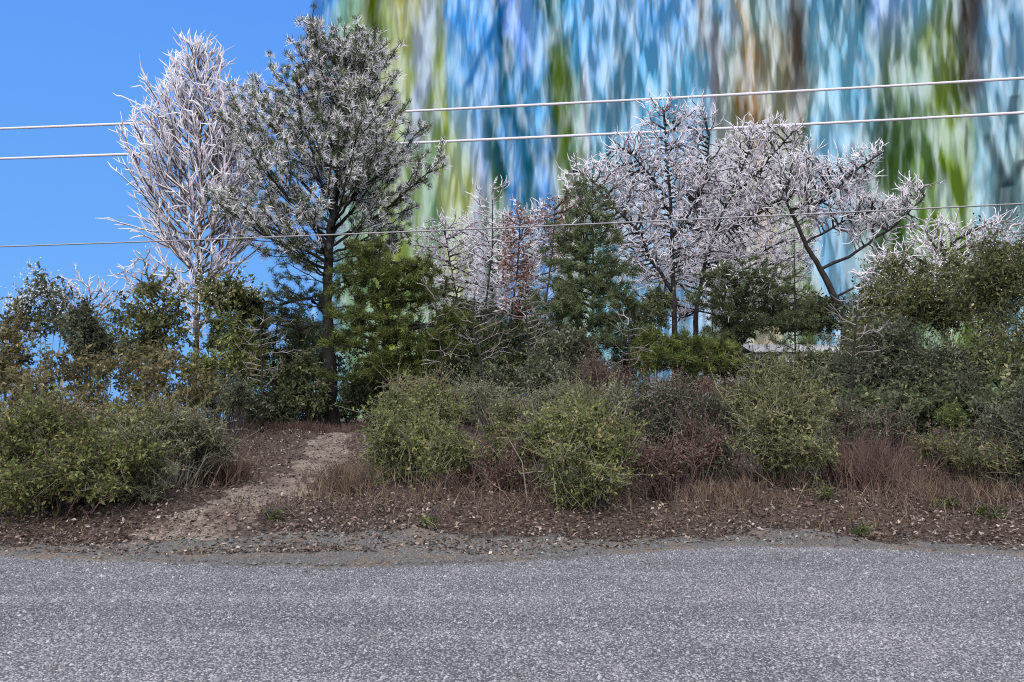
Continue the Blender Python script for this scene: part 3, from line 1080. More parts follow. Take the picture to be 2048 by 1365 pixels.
def envelope(d, cx, ys, wl, wr):
    z = np.array([at(cx, y, d)[2] for y in ys])[::-1]
    L = np.array(wl)[::-1] * d / F
    Rw = np.array(wr)[::-1] * d / F
    return lambda zz, side: float(np.interp(zz, z, L if side < 0 else Rw, left=0.3, right=0.05))


# tall narrow bare tree on the left: straight leader with many upswept branches
def poplar():
    d = 30.0
    tp = px_path([(390, 800), (391, 700), (398, 560), (400, 400), (399, 250), (397, 150), (396, 85)], d)
    o = thing('bare_tree', 'tall narrow leafless tree with upswept frosted branches against blue sky', 'tree', tp[0] + [0, 0, 0.1], 'leafless frosted trees')
    env = envelope(d, 395, [65, 100, 160, 220, 290, 350, 430, 520, 570, 640], [3, 55, 118, 134, 150, 124, 100, 74, 46, 14], [3, 42, 75, 104, 118, 122, 114, 94, 54, 14])
    z0, z1 = at(395, 680, d)[2], at(395, 110, d)[2]
    P, par, nt = upswept(tp, d, np.linspace(z0, z1, 104), lambda z: np.interp(z, [z0, z1], [1.0, 1.5]), env, 0.26, (0.72, 1.05), (0.4, 0.7), 0.07, 0.12, 0.55, 0.4, top=at(395, 82, d)[2])
    P, par = add_twigs(P, par, nt, 0.55, 0.34, 0.4)
    wood(o, P, par, nt, tp, 0.15, 0.025, 0.0085, M['bark_grey'], M['twig'], 0.028, 0.042, 0.045, 0.026)


poplar()


def tall_pine():
    d = 28.0
    tp = px_path([(664, 820), (658, 700), (655, 600), (657, 500), (670, 400), (683, 280), (690, 200), (690, 110)], d)
    o = thing('pine_tree', 'tallest pine with black trunk and frosted open crown beside the path', 'tree', tp[0] + [0, 0, 0.1], 'pines in the wood')
    env = envelope(d, 680, [42, 70, 130, 170, 230, 270, 330, 380, 430, 470, 520, 580, 640, 690], [60, 108, 140, 200, 250, 205, 195, 200, 190, 235, 215, 190, 150, 90],
                   [50, 82, 92, 112, 135, 205, 185, 225, 165, 155, 135, 70, 40, 30])
    zz = [at(680, y, d)[2] for y in (690, 600, 520, 430, 320, 200, 130)]
    starts = np.concatenate([np.linspace(zz[0], zz[2], 22), np.linspace(zz[2], zz[6], 58)])
    P, par, nt = upswept(tp, d, starts, lambda z: np.interp(z, zz, [-0.1, 0.12, 0.45, 0.95, 1.25, 1.8, 2.2]), env, 0.27, (0.72, 1.05), (0.35, 0.6), 0.06, 0.12, 0.7, 0.55, (0.95, 1.15), top=at(680, 66, d)[2])
    r, root = wood(o, P, par, nt, tp, 0.27, 0.05, 0.012, M['bark_pine'], M['bark_dark'], 0.03)
    kids = np.bincount(par[par >= 0], minlength=len(P))
    outer = np.nonzero((np.arange(len(P)) >= nt) & (r < 0.028))[0]
    outer = outer[(rng.uniform(size=len(outer)) < 0.5) | (kids[outer] == 0)]
    dv = unit(P[outer] - P[par[outer]]) + [0, 0, 0.25]
    tone = rng.beta(2, 2, len(outer)) * 0.7 + 0.15
    V, FS, tn = tufts(P[outer], dv, 34, 0.2, 0.021, tone, 0.8)
    mk('foliage', V, FS, M['needle_dark'], o, tones=tn)
    k = rng.uniform(size=len(outer)) < np.clip((P[outer, 2] - zz[2]) / 2.0 + 0.2, 0.0, 0.72)
    c = P[outer][k] + np.array([0, 0.24, 0.04]) * rng.uniform(0.2, 1.1, (k.sum(), 1))
    V, FS, tn = tufts(c, dv[k] * 0.7, 26, 0.25, 0.034, np.full(k.sum(), 0.5), 0.95, 0.07)
    mk('frost', V, FS, M['frost'], o)['kind'] = 'stuff'  # added pale tufts behind the needles, imitating bright sky gaps


# pines
def pine(label, poly, d, trunk, n_att, step, r0, r1, needle, tuft_n, tuft_L, group='pines in the wood', start=0.2, halo=0, bias=(0, 0, 0.15), depth=0.8, name='pine_tree', width=0.022,
         cover=1.0, halo_from=0.0, spread=0.75, infl=16, tone_shift=0.0, pads=0, pad_xy=0.4, pad_z=0.2):
    tp = px_path(trunk, d)
    o = thing(name, label, 'tree', tp[0] + [0, 0, 0.1], group)
    if pads:
        cen = poly_points(poly, pads, d, depth)
        att = np.repeat(cen, n_att // pads, 0)
        att = att + rng.normal(size=att.shape) * np.array([pad_xy, pad_xy, pad_z])
    else:
        att = poly_points(poly, n_att, d, depth)
    P, par, nt = colonize(tp, att, step, step * 1.25, step * infl, bias, start, jitter=0.07)
    P, par = add_twigs(P, par, nt, 0.35, step * 1.4, 0.3)
    r, root = wood(o, P, par, nt, tp, r0, r1, 0.013, M['bark_pine'], M['bark_dark'], 0.035)
    kids = np.bincount(par[par >= 0], minlength=len(P))
    outer = np.nonzero((np.arange(len(P)) >= nt) & (r < 0.032))[0]
    outer = outer[rng.uniform(size=len(outer)) < cover]
    dv = unit(P[outer] - P[par[outer]]) + [0, 0, 0.25]
    tone = rng.beta(2, 2, len(outer)) * 0.7 + 0.15 + tone_shift
    V, FS, tn = tufts(P[outer], dv, tuft_n, tuft_L, width, tone, spread)
    mk('foliage', V, FS, needle, o, tones=tn)
    if halo:
        z = P[outer, 2]
        lim = at(0, halo_from, d)[2]
        k = rng.uniform(size=len(outer)) < np.clip((z - lim) / 2.5 + 0.3, 0, 1)
        c = P[outer][k] + np.array([0, 0.22, 0.03]) * rng.uniform(-0.15, 1.1, (k.sum(), 1))
        V, FS, tn = tufts(c, dv[k] * 0.7, halo, tuft_L * 1.2, width * 1.5, np.full(k.sum(), 0.5), 0.9, 0.07)
        mk('frost', V, FS, M['frost'], o)['kind'] = 'stuff'  # pale tufts added round the crown for its bright sky outline
    return o


tall_pine()
pine('bushy green young pine with layered boughs right of the black trunk', [(690, 520), (720, 490), (800, 495), (830, 520), (880, 560), (905, 600), (920, 650), (900, 700), (880, 740), (800, 770), (710, 770), (694, 700), (690, 640), (700, 580)], 25.5,
     [(770, 790), (768, 700), (765, 600), (760, 510)], 1600, 0.22, 0.09, 0.02, M['needle_green'], 34, 0.21, pads=75, pad_xy=0.34, pad_z=0.10, width=0.032, bias=(0, 0, 0.02), start=0.05)
pine('narrow cone shaped dark pine between the bare trees', [(1185, 340), (1200, 380), (1215, 430), (1225, 480), (1240, 540), (1262, 600), (1255, 650), (1230, 690), (1180, 700), (1120, 690), (1085, 640), (1095, 560), (1120, 500), (1140, 440), (1160, 390)], 26.0,
     [(1188, 770), (1186, 650), (1186, 500), (1185, 350)], 1500, 0.2, 0.075, 0.015, M['needle_dark'], 36, 0.2, pads=120, pad_xy=0.24, pad_z=0.12, width=0.028, bias=(0, 0, 0.25), start=0.1, halo=4, halo_from=480, tone_shift=0.12)
pine('shadowy pine with bare lower limbs left of the black trunk', [(520, 610), (590, 590), (650, 620), (655, 700), (640, 760), (580, 760), (500, 740), (470, 690), (490, 640)], 30.0,
     [(548, 810), (548, 700), (560, 610)], 800, 0.25, 0.09, 0.03, M['needle_dark'], 30, 0.22, pads=40, pad_xy=0.4, pad_z=0.12, width=0.03, bias=(0, 0, -0.02), start=0.1)
pine('dark pine with spreading flat boughs below the forked bare tree', [(1428, 560), (1450, 525), (1520, 530), (1560, 560), (1570, 610), (1545, 655), (1480, 672), (1435, 680), (1425, 640)], 30.5,
     [(1470, 800), (1470, 680), (1475, 545)], 1000, 0.24, 0.08, 0.02, M['needle_dark'], 32, 0.22, pads=45, pad_xy=0.42, pad_z=0.10, width=0.03, bias=(0, 0, 0.0), start=0.1, halo=3, halo_from=610)
pine('low bright green pine with drooping boughs under the forked bare tree', [(1265, 680), (1300, 655), (1400, 680), (1480, 690), (1490, 720), (1440, 745), (1340, 745), (1270, 740)], 25.0,
     [(1370, 800), (1370, 690)], 800, 0.2, 0.06, 0.02, M['needle_green'], 34, 0.2, width=0.03, bias=(0, 0, 0.0), start=0.05)
pine('thin pole-like pine with sparse boughs before the leaning tree', [(1560, 600), (1590, 470), (1625, 590), (1660, 660), (1650, 700), (1590, 690), (1530, 700), (1530, 660)], 29.0,
     [(1592, 790), (1590, 650), (1588, 465)], 260, 0.27, 0.05, 0.012, M['needle_dark'], 24, 0.18, start=0.15)

# spreading bare trees with added pale halos on the right
bare_tree('bare_tree', 'broad leafless tree with black straight trunk and frosted round crown', 'tree',
          [(1130, 350), (1150, 325), (1205, 330), (1215, 290), (1290, 265), (1288, 210), (1330, 205), (1370, 225), (1405, 200), (1440, 235), (1420, 290), (1440, 350), (1440, 440), (1420, 520), (1380, 570), (1290, 570), (1240, 520), (1180, 440), (1140, 400)],
          32.0, [(1350, 690), (1348, 600), (1344, 500), (1341, 400), (1332, 300), (1330, 250)], 3300, 0.18, 0.16, 0.03, 0.028, forks=(([(1345, 585), (1300, 515), (1272, 462), (1222, 425), (1180, 380)], 0.085), ([(1343, 480), (1385, 420), (1415, 350), (1420, 270)], 0.06), ([(1341, 400), (1300, 350), (1260, 310)], 0.05)), start=0.42, twig=(0.98, 0.42), group='leafless frosted trees')
bare_tree('bare_tree', 'forked leafless tree leaning slightly right of the straight black trunk', 'tree',
          [(1400, 330), (1430, 290), (1470, 260), (1525, 240), (1600, 255), (1615, 275), (1600, 310), (1612, 330), (1590, 400), (1560, 440), (1520, 470), (1480, 540), (1430, 560), (1380, 520), (1370, 440)],
          33.0, [(1390, 700), (1392, 620), (1412, 520), (1440, 440), (1470, 370), (1500, 300)], 3000, 0.18, 0.15, 0.03, 0.028, forks=(([(1415, 515), (1398, 460), (1395, 390), (1420, 320)], 0.07), ([(1430, 470), (1500, 440), (1555, 405), (1590, 340)], 0.07), ([(1455, 405), (1530, 330), (1570, 280)], 0.05)), start=0.42, twig=(0.98, 0.42), group='leafless frosted trees')
bare_tree('bare_tree', 'leaning leafless tree whose frosted limbs reach far to the right', 'tree',
          [(1560, 330), (1610, 300), (1640, 330), (1740, 310), (1760, 300), (1750, 350), (1700, 390), (1800, 400), (1822, 350), (1860, 380), (1830, 420), (1840, 445), (1790, 470), (1760, 520), (1700, 480), (1640, 450), (1600, 430), (1550, 410)],
          31.0, [(1690, 650), (1672, 600), (1645, 545), (1612, 490), (1590, 440), (1570, 395)], 2500, 0.18, 0.24, 0.05, 0.028, forks=(([(1580, 420), (1640, 405), (1700, 350), (1745, 320)], 0.06), ([(1640, 540), (1720, 500), (1790, 450), (1845, 395)], 0.07), ([(1668, 595), (1730, 565), (1780, 500)], 0.05), ([(1612, 488), (1690, 440), (1760, 420)], 0.05)), start=0.72, twig=(0.98, 0.42), group='leafless frosted trees')
# thin pale-haloed saplings and low crowns
for lab, poly, d, tr_, na, mat_, dead in (
        ('thin frosted sapling with a forked top right of the tallest pine', [(950, 370), (975, 390), (1010, 365), (1015, 390), (990, 420), (1020, 450), (1020, 560), (990, 620), (950, 600), (940, 500)], 30.0,
         [(962, 780), (968, 640), (985, 500), (985, 400)], 560, 'twig_rime', None),
        ('low frosted thicket crown beside the tallest pine', [(830, 480), (860, 440), (900, 430), (950, 450), (960, 540), (950, 640), (900, 650), (850, 590)], 31.0,
         [(930, 790), (925, 650), (905, 550), (890, 470)], 620, 'twig_rime', None),
        ('small oak still holding rusty leaves left of the cone pine', [(1005, 430), (1040, 405), (1070, 440), (1070, 560), (1060, 640), (1010, 650), (995, 540)], 29.0,
         [(1015, 790), (1020, 650), (1035, 540), (1040, 440)], 560, 'twig_red', (1300, 'leaf_rust')),
        ('slim rusty leaved sapling against the cone pine', [(1070, 420), (1098, 395), (1150, 400), (1165, 330), (1190, 335), (1150, 480), (1110, 540), (1075, 520)], 29.5,
         [(1090, 790), (1090, 620), (1105, 500), (1110, 420)], 460, 'twig_red', (700, 'leaf_rust')),
        ('frosted background tree filling the gap under the forked crown', [(1230, 560), (1300, 500), (1400, 470), (1530, 450), (1620, 470), (1640, 560), (1600, 640), (1480, 650), (1300, 640)], 38.0,
         [(1450, 790), (1450, 640), (1450, 540)], 560, 'twig_rime', None),
        ('frosted twiggy treetop above the right hand thicket', [(1700, 560), (1760, 520), (1830, 470), (1870, 450), (1915, 425), (1920, 455), (1990, 440), (2060, 440), (2060, 560), (1900, 560), (1760, 600)], 27.0,
         [(1890, 800), (1890, 620), (1890, 510)], 620, 'twig_rime', None),
        ('small frosted tree left of the tall narrow tree', [(228, 552), (250, 540), (285, 508), (310, 510), (325, 540), (360, 560), (360, 600), (280, 600), (250, 570)], 32.0,
         [(310, 790), (308, 650), (300, 570)], 220, 'twig_rime', None),
        ('tiny frosted treetop poking above the round evergreen', [(135, 560), (150, 542), (175, 575), (210, 570), (245, 590), (240, 640), (150, 620)], 32.0,
         [(180, 790), (180, 680), (178, 610)], 180, 'twig_rime', None),
        ('far frosted tree filling the gap between tallest pine and cone pine', [(830, 470), (900, 430), (1000, 430), (1100, 410), (1140, 480), (1130, 640), (850, 640)], 42.0,
         [(985, 790), (985, 640), (985, 520)], 620, 'twig_rime', None),  # tree added as pale fill where bright sky shows
        ('far frosted tree hazily filling in behind the broad round crown', [(1200, 360), (1320, 300), (1500, 300), (1640, 380), (1640, 520), (1400, 580), (1230, 560)], 43.0,
         [(1425, 790), (1425, 600), (1425, 450)], 760, 'twig_rime', None),  # added for soft pale fill behind the crown, in place of sky
        ('frosted bare tree at the left picture edge', [(-20, 610), (10, 600), (50, 600), (60, 680), (-20, 690)], 31.0,
         [(10, 800), (12, 700), (14, 640)], 130, 'twig_rime', None)):
    bare_tree('bare_tree', lab, 'tree', poly, d, tr_, int(na * 1.5), 0.18, 0.07, 0.018, 0.028, r_tip=0.009, start=0.3, twig=(0.98, 0.36), group='leafless frosted trees',
              twig_mat=M[mat_], keep=0.9, dead=(dead[0], M[dead[1]]) if dead else None)


# low pale shed shape added to fill the bright gap in the brush
def pale_strip():
    d = 46.0
    a, b = at(1500, 690, d), at(1695, 690, d)
    top = at(1590, 683, d)[2]
    z0 = float(ground(a[0], d)) - 0.3
    eave = top - 0.6
    o = thing('shed', 'low shed with pale metal roof glimpsed below the leaning tree', 'shed', ((a[0] + b[0]) / 2, d + 1.5, z0))

    def box(lo, hi):
        V = np.array([[x, y, z] for x in (lo[0], hi[0]) for y in (lo[1], hi[1]) for z in (lo[2], hi[2])], float)
        return V, [np.array([[0, 1, 3, 2], [4, 6, 7, 5], [0, 4, 5, 1], [2, 3, 7, 6], [0, 2, 6, 4], [1, 5, 7, 3]])]
    mk('wall', *box((a[0] + 0.15, d + 0.2, z0), (b[0] - 0.15, d + 4.2, eave - 0.02)), M['shed_wall'], o)
    n = 60
    xs = np.linspace(a[0], b[0], n + 1)
    rib = 0.025 * np.cos(np.arange(n + 1) * np.pi)
    rows_ = [(d - 0.1, eave), (d + 2.2, top), (d + 4.5, eave)]
    V = np.concatenate([np.stack([xs, np.full(n + 1, y), z + rib], 1) for y, z in rows_] + [np.stack([xs, np.full(n + 1, y), z + rib - 0.04], 1) for y, z in rows_])
    q = np.arange(n)
    m = n + 1
    FS = [np.stack([r_ * m + q, r_ * m + q + 1, (r_ + 1) * m + q + 1, (r_ + 1) * m + q], 1) for r_ in (0, 1)]
    FS += [np.stack([r_ * m + q, (r_ + 1) * m + q, (r_ + 1) * m + q + 1, r_ * m + q + 1], 1) for r_ in (3, 4)]
    FS.append(np.stack([q, 3 * m + q, 3 * m + q + 1, q + 1], 1))
    mk('roof', V, FS, M['shed_roof'], o)


pale_strip()

# slim dark saplings
for lab, poly, d, tr_, na in (
        ('crooked dark sapling leaning left of the cone pine', [(900, 560), (1000, 540), (1040, 640), (1000, 720), (920, 700)], 23.5, [(968, 800), (962, 720), (945, 650), (950, 580)], 130),
        ('grey bare sapling just left of the cone pine base', [(1020, 560), (1090, 560), (1110, 680), (1040, 720)], 23.0, [(1062, 800), (1058, 700), (1050, 590)], 110),
        ('thin grey bare sapling in front of the layered young pine', [(840, 560), (900, 600), (930, 720), (850, 740)], 23.0, [(888, 810), (884, 720), (870, 600)], 110),
        ('slim bare sapling in front of the dark right thicket', [(1640, 620), (1740, 560), (1780, 680), (1700, 760)], 16.5, [(1700, 840), (1704, 740), (1715, 620)], 120),
        ('slim bare sapling between the rusty brush and low bright pine', [(1220, 620), (1290, 640), (1310, 740), (1240, 760)], 22.0, [(1262, 810), (1260, 740), (1256, 650)], 90),
        ('grey bare sapling left of the black pine trunk', [(480, 640), (560, 620), (600, 700), (540, 780), (480, 760)], 25.0, [(525, 820), (524, 740), (520, 650)], 120)):
    bare_tree('bare_sapling', lab, 'sapling', poly, d, tr_, na, 0.16, 0.055, 0.012, 0.0, r_tip=0.007, start=0.2, twig=(0.9, 0.35), group='bare saplings in the brush', twig_mat=M['twig_rime'], bark=M['bark_dark'])


# ------------------------------------------------------------------ shrubs
def shrub(label, lobes, leaf, n_spray, leaf_L, per=13, name='shrub', cat='shrub', group='shrubs along the wood edge', stem_mat='twig', spray_L=0.38, shell=0.55, n_stem=26, droop=-0.05, halo=0.0,
          dense=None, ratio=0.5, tone_bias=0.0, stem_r=0.012, canes=None):
    """lobes: (px, py, distance, half width px, half height px). Leafy sprays fill the lobes, stems rise from the base."""
    cen = np.array([at(l[0], l[1], l[2]) for l in lobes])
    ra = np.array([[l[3] * l[2] / F, min(l[3] * l[2] / F, 2.5) * 0.75, l[4] * l[2] / F] for l in lobes])
    b = cen.mean(0)
    b[2] = float(ground(b[0], b[1]))
    o = thing(name, label, cat, b, group)
    dist = np.mean([l[2] for l in lobes])
    if canes is None:
        canes = 0 if group in ('low green plants', None) else (130 if dist < 16 else 60)
    if dist > 16 and dense is None:
        dense = 2.4
    if dense:
        n_spray = int(n_spray * dense)
    if dist > 16:
        n_spray = int(n_spray * 0.5)
        leaf_L *= 1.5
    # knobs round every lobe give an uneven outline
    c2, r2 = [], []
    for c, r_ in zip(cen, ra):
        c2.append(c)
        r2.append(r_ * 0.72)
        for q in range(7):
            u = unit(rng.normal(size=3) + np.array([0, -0.3, 0.35]))
            c2.append(c + u * r_ * rng.uniform(0.6, 1.02))
            r2.append(r_ * rng.uniform(0.18, 0.5) * np.array([1, 1, rng.uniform(0.8, 1.3)]))
    cen, ra = np.array(c2), np.array(r2)
    vol = (ra[:, 0] * ra[:, 2])
    cnt = np.maximum(8, (n_spray * vol / vol.sum()).astype(int))
    C, OUT, TB = [], [], []
    for c, r_, n in zip(cen, ra, cnt):
        u = unit(rng.normal(size=(n, 3)))
        # uneven outline: pockets and knobs
        kn = 1 + 0.16 * np.sin(u[:, 0] * 6 + c[0] * 3) * np.cos(u[:, 2] * 7 + c[1]) + 0.12 * np.sin(u[:, 1] * 11 + u[:, 2] * 5)
        rad = rng.uniform(shell ** 3, 1.0, n) ** (1 / 3)
        p = c + u * r_ * (rad * kn)[:, None]
        C.append(p)
        OUT.append(u)
        TB.append(np.full(n, rng.normal() * 0.11))
    C, OUT, TB = np.concatenate(C), np.concatenate(OUT), np.concatenate(TB)
    gz = ground(C[:, 0], C[:, 1])
    k = C[:, 2] > gz + 0.03
    C, OUT, TB = C[k], OUT[k], TB[k]
    n = len(C)
    D = unit(OUT * 0.8 + rng.normal(size=(n, 3)) * 0.55 + np.array([0, 0, 0.35]))
    sl = spray_L * rng.uniform(0.6, 1.3, (n, 1)) * np.where(rng.uniform(size=(n, 1)) < 0.13, 2.1, 1.0)
    start = C - D * spray_L * 0.6
    # twig of the spray
    bend = rng.normal(size=(n, 3)) * 0.18 + np.array([0, 0, droop])
    mid = start + D * sl * 0.5
    end = mid + unit(D + bend) * sl * 0.5
    if dist > 16:
        tw = segs(start[::2], end[::2], np.full(len(start[::2]), 0.006), np.full(len(start[::2]), 0.002), 3)
    else:
        tw = join([segs(start, mid, np.full(n, 0.005), np.full(n, 0.004), 3), segs(mid, end, np.full(n, 0.004), np.full(n, 0.0015), 3)])
    # leaves along the twig
    t = (np.arange(per) + 0.5) / per
    tt = np.tile(t, n)[:, None]
    s_, m_, e_ = (np.repeat(a, per, 0) for a in (start, mid, end))
    pos = np.where(tt < 0.5, s_ + (m_ - s_) * tt * 2, m_ + (e_ - m_) * (tt * 2 - 1))
    Dr = np.repeat(D, per, 0)
    ld = unit(Dr * 0.5 + rng.normal(size=pos.shape) * 0.75)
    ln = rng.normal(size=pos.shape) * 0.8 + np.array([0, 0, 0.8])
    Ls = leaf_L * rng.uniform(0.6, 1.3, len(pos))
    tone = np.repeat(rng.beta(2.2, 2.4, n) + TB, per) * 0.75 + rng.normal(size=len(pos)) * 0.13 + 0.12 + tone_bias
    V, FS, tn = leaf_quads(pos, ld, ln, Ls, Ls * ratio, tone)
    mk('foliage', V, FS, M[leaf], o, tones=tn)
    # stems from the base
    pick = rng.choice(n, min(n_stem, n), replace=False)
    tgt = start[pick]
    m = len(pick)
    bx = b[0] + (tgt[:, 0] - b[0]) * rng.uniform(0.15, 0.75, m)
    by = b[1] + (tgt[:, 1] - b[1]) * rng.uniform(0.15, 0.75, m)
    B = np.stack([bx, by, ground(bx, by) - 0.03], 1)
    M1 = B + (tgt - B) * 0.5 + np.array([0, 0, 0.12]) + rng.normal(size=(m, 3)) * 0.06
    st = join([segs(B, M1, np.full(m, stem_r), np.full(m, stem_r * 0.75), 5), segs(M1, tgt, np.full(m, stem_r * 0.75), np.full(m, stem_r * 0.35), 5), tw])
    mk('stems', st[0], st[1], M[stem_mat], o)['kind'] = 'stuff'
    if canes:
        pi = rng.integers(0, n, canes)
        a = C[pi] - OUT[pi] * 0.12
        d0 = unit(OUT[pi] + rng.normal(size=(canes, 3)) * 0.9 + [0, 0, 0.3])
        parts = []
        rr = rng.uniform(0.0025, 0.0045, canes)
        L_ = rng.uniform(0.08, 0.2, (canes, 1))
        for q in range(3):
            b_ = a + d0 * L_
            parts.append(segs(a, b_, rr, rr * 0.85, 3))
            rr = rr * 0.85
            a = b_
            d0 = unit(d0 + rng.normal(size=(canes, 3)) * 0.35 + [0, 0, -0.22])
        Vc, Fc = join(parts)
        mk('canes', Vc, Fc, M['twig_tan'], o)['kind'] = 'stuff'
    if halo > 0:
        pk = rng.uniform(size=n) < halo
        zc = C[:, 2]
        pk &= zc > np.quantile(zc, 0.45)
        a = end[pk] + np.array([0, 0.05, 0])
        q = np.repeat(a, 16, 0) + rng.normal(size=(pk.sum() * 16, 3)) * 0.15
        V, FS, tn = leaf_quads(q, rng.normal(size=q.shape), rng.normal(size=q.shape), np.full(len(q), leaf_L * 0.42), np.full(len(q), leaf_L * 0.26), np.full(len(q), 0.5))
        mk('frost', V, FS, M['frost'], o)['kind'] = 'stuff'  # white flecks added for the bright rim against the sky
    return o


# left side, far to near
shrub('round evergreen with blue sky showing through its frosted top', [(105, 612, 25, 80, 55), (60, 640, 25, 55, 45), (160, 650, 25, 50, 45)], 'leaf_grey', 430, 0.10, 11, spray_L=0.5, shell=0.3, halo=0.55, dense=0.95, n_stem=10)
shrub('sparse broadleaf evergreen in front of the tall narrow tree', [(300, 620, 25, 85, 60), (360, 655, 25, 70, 60), (250, 670, 25, 60, 50)], 'leaf_olive', 560, 0.11, 11, spray_L=0.5, shell=0.3, halo=0.12, dense=1.1, n_stem=10)
shrub('blue green cedar shrub standing between two left evergreens', [(165, 660, 22, 42, 60), (180, 710, 22, 52, 40)], 'leaf_grey', 520, 0.06, 16, spray_L=0.32, shell=0.2)
shrub('small leaved evergreen at the far left picture edge', [(30, 700, 19, 60, 60), (10, 760, 18, 55, 50)], 'leaf_ochre', 420, 0.08, 12, shell=0.05, dense=0.9, n_stem=8)
shrub('open ochre leaved shrub pierced by patches of blue', [(130, 755, 18, 90, 60), (260, 745, 18, 100, 60), (370, 765, 18, 80, 55), (60, 790, 17, 80, 50), (180, 805, 17.5, 100, 40), (310, 805, 17.5, 100, 40)], 'leaf_ochre', 1400, 0.075, 12, shell=0.02, spray_L=0.4, dense=0.95, n_stem=10)
shrub('leafy evergreen right of the narrow tree trunk', [(440, 600, 27, 55, 45), (500, 615, 28, 45, 40)], 'leaf_olive', 330, 0.11, 11, spray_L=0.5, shell=0.3, halo=0.25)
shrub('lime tinted shrub between the narrow tree and the shadowy pine', [(470, 680, 26, 55, 55), (440, 740, 25, 60, 50), (500, 740, 26, 45, 50)], 'leaf_bright', 620, 0.085, 13, shell=0.35)
shrub('dark thicket behind the narrow tree trunk', [(330, 720, 27, 90, 50), (230, 715, 27, 70, 40)], 'leaf_dark', 330, 0.09, 12, shell=0.1, dense=0.9, n_stem=8)
shrub('grey twiggy shrub at the left end of the clearing', [(440, 790, 22, 60, 45), (400, 800, 20, 60, 40), (500, 800, 24, 40, 35)], 'leaf_grey', 560, 0.06, 12, shell=0.35)
shrub('leafy dark shrub at the foot of the black pine trunk', [(590, 772, 27.0, 55, 62), (560, 800, 26.5, 60, 40), (630, 812, 29.5, 40, 26)], 'leaf_dark', 760, 0.085, 13, shell=0.35, tone_bias=0.12)
shrub('dense shadowed shrub under the layered young pine', [(750, 770, 27.0, 70, 60), (730, 795, 27.0, 40, 42), (820, 770, 27.5, 70, 60)], 'leaf_dark', 620, 0.085, 12, shell=0.35, tone_bias=-0.08)
shrub('dark thicket between the young pine and the cone pine', [(900, 720, 29, 70, 80), (980, 720, 29, 70, 90), (1050, 700, 29.5, 60, 90), (920, 640, 31, 60, 50)], 'leaf_dark', 1150, 0.085, 12, shell=0.3)
shrub('drab shrub below the small rusty oak', [(1000, 780, 24, 80, 55), (1080, 770, 23, 60, 55), (930, 800, 24, 60, 40)], 'leaf_grey', 820, 0.07, 12, shell=0.35)
shrub('mid green shrub beside the base of the cone pine', [(1130, 720, 24, 65, 60), (1090, 690, 25, 50, 50)], 'leaf_grey', 620, 0.07, 12, shell=0.35, tone_bias=0.08)
shrub('dark evergreen shrub between the cone pine and the black trunk', [(1290, 660, 29, 55, 55), (1260, 710, 28, 50, 45), (1310, 610, 30, 40, 40)], 'leaf_dark', 560, 0.085, 12, shell=0.35, tone_bias=0.1)
shrub('shady evergreen under the flat boughed dark pine', [(1540, 632, 33, 90, 36), (1475, 650, 33, 50, 42), (1620, 632, 32, 60, 34)], 'leaf_dark', 760, 0.10, 12, shell=0.3)
shrub('low dark hedge below the white gap', [(1530, 741, 27, 75, 30), (1640, 738, 26, 80, 34), (1460, 738, 26, 50, 26)], 'leaf_dark', 640, 0.08, 12, shell=0.3, tone_bias=0.08)
# understory along the crest of the bank
for lab, lobes in (
        ('dark understory shrub at the back of the clearing under the shadowy pine', [(490, 790, 31, 70, 50), (560, 800, 31.5, 60, 45)]),
        ('dark understory shrub directly behind the black pine trunk', [(650, 760, 33, 75, 75), (610, 700, 34, 60, 60)]),
        ('dark understory shrub behind the layered young pine', [(760, 740, 33, 90, 90), (840, 700, 33.5, 80, 80)]),
        ('dark understory shrub behind the yellowish bush', [(900, 790, 31, 90, 55), (960, 740, 33, 80, 70)]),
        ('dark understory shrub behind the small rusty oak', [(1040, 770, 32, 80, 70), (1100, 700, 33, 70, 80)]),
        ('dark understory shrub behind the rusty dry brush', [(1190, 770, 31, 90, 60), (1250, 740, 32, 70, 60)]),
        ('dark understory shrub behind the wide reddish brush', [(1340, 790, 30, 90, 50), (1420, 780, 30, 80, 50)]),
        ('dark understory shrub at the foot of the thin pole-like pine', [(1540, 790, 29, 90, 50), (1630, 780, 29, 80, 60)]),
        ('dark understory shrub in the shade of the right thicket', [(1750, 820, 17.5, 110, 45), (1860, 830, 17, 110, 45), (1960, 820, 16.5, 110, 50), (2060, 800, 16.5, 90, 60)])):
    lobes = lobes + [(l[0] + q, 822, l[2] - 1.0, 60, 26) for l in lobes for q in (-45, 45)]
    shrub(lab, lobes, 'leaf_dark', 560, 0.09, 12, shell=0.3, group='understory shrubs on the crest', tone_bias=0.05)
shrub('dark evergreen filling in left of the black pine trunk', [(590, 690, 33.5, 60, 60), (540, 730, 33, 55, 55), (610, 740, 33.5, 50, 60)], 'leaf_dark', 420, 0.09, 12, shell=0.2, n_stem=10)
shrub('grey green evergreen closing the gap under the leaning tree', [(1690, 640, 33, 45, 40), (1730, 610, 33.5, 45, 40)], 'leaf_grey', 260, 0.09, 12, shell=0.2, n_stem=10)
shrub('dull evergreen low between the crooked sapling and the cone pine', [(1000, 660, 34, 70, 55), (930, 650, 34, 55, 50)], 'leaf_grey', 360, 0.09, 12, shell=0.2, n_stem=10)
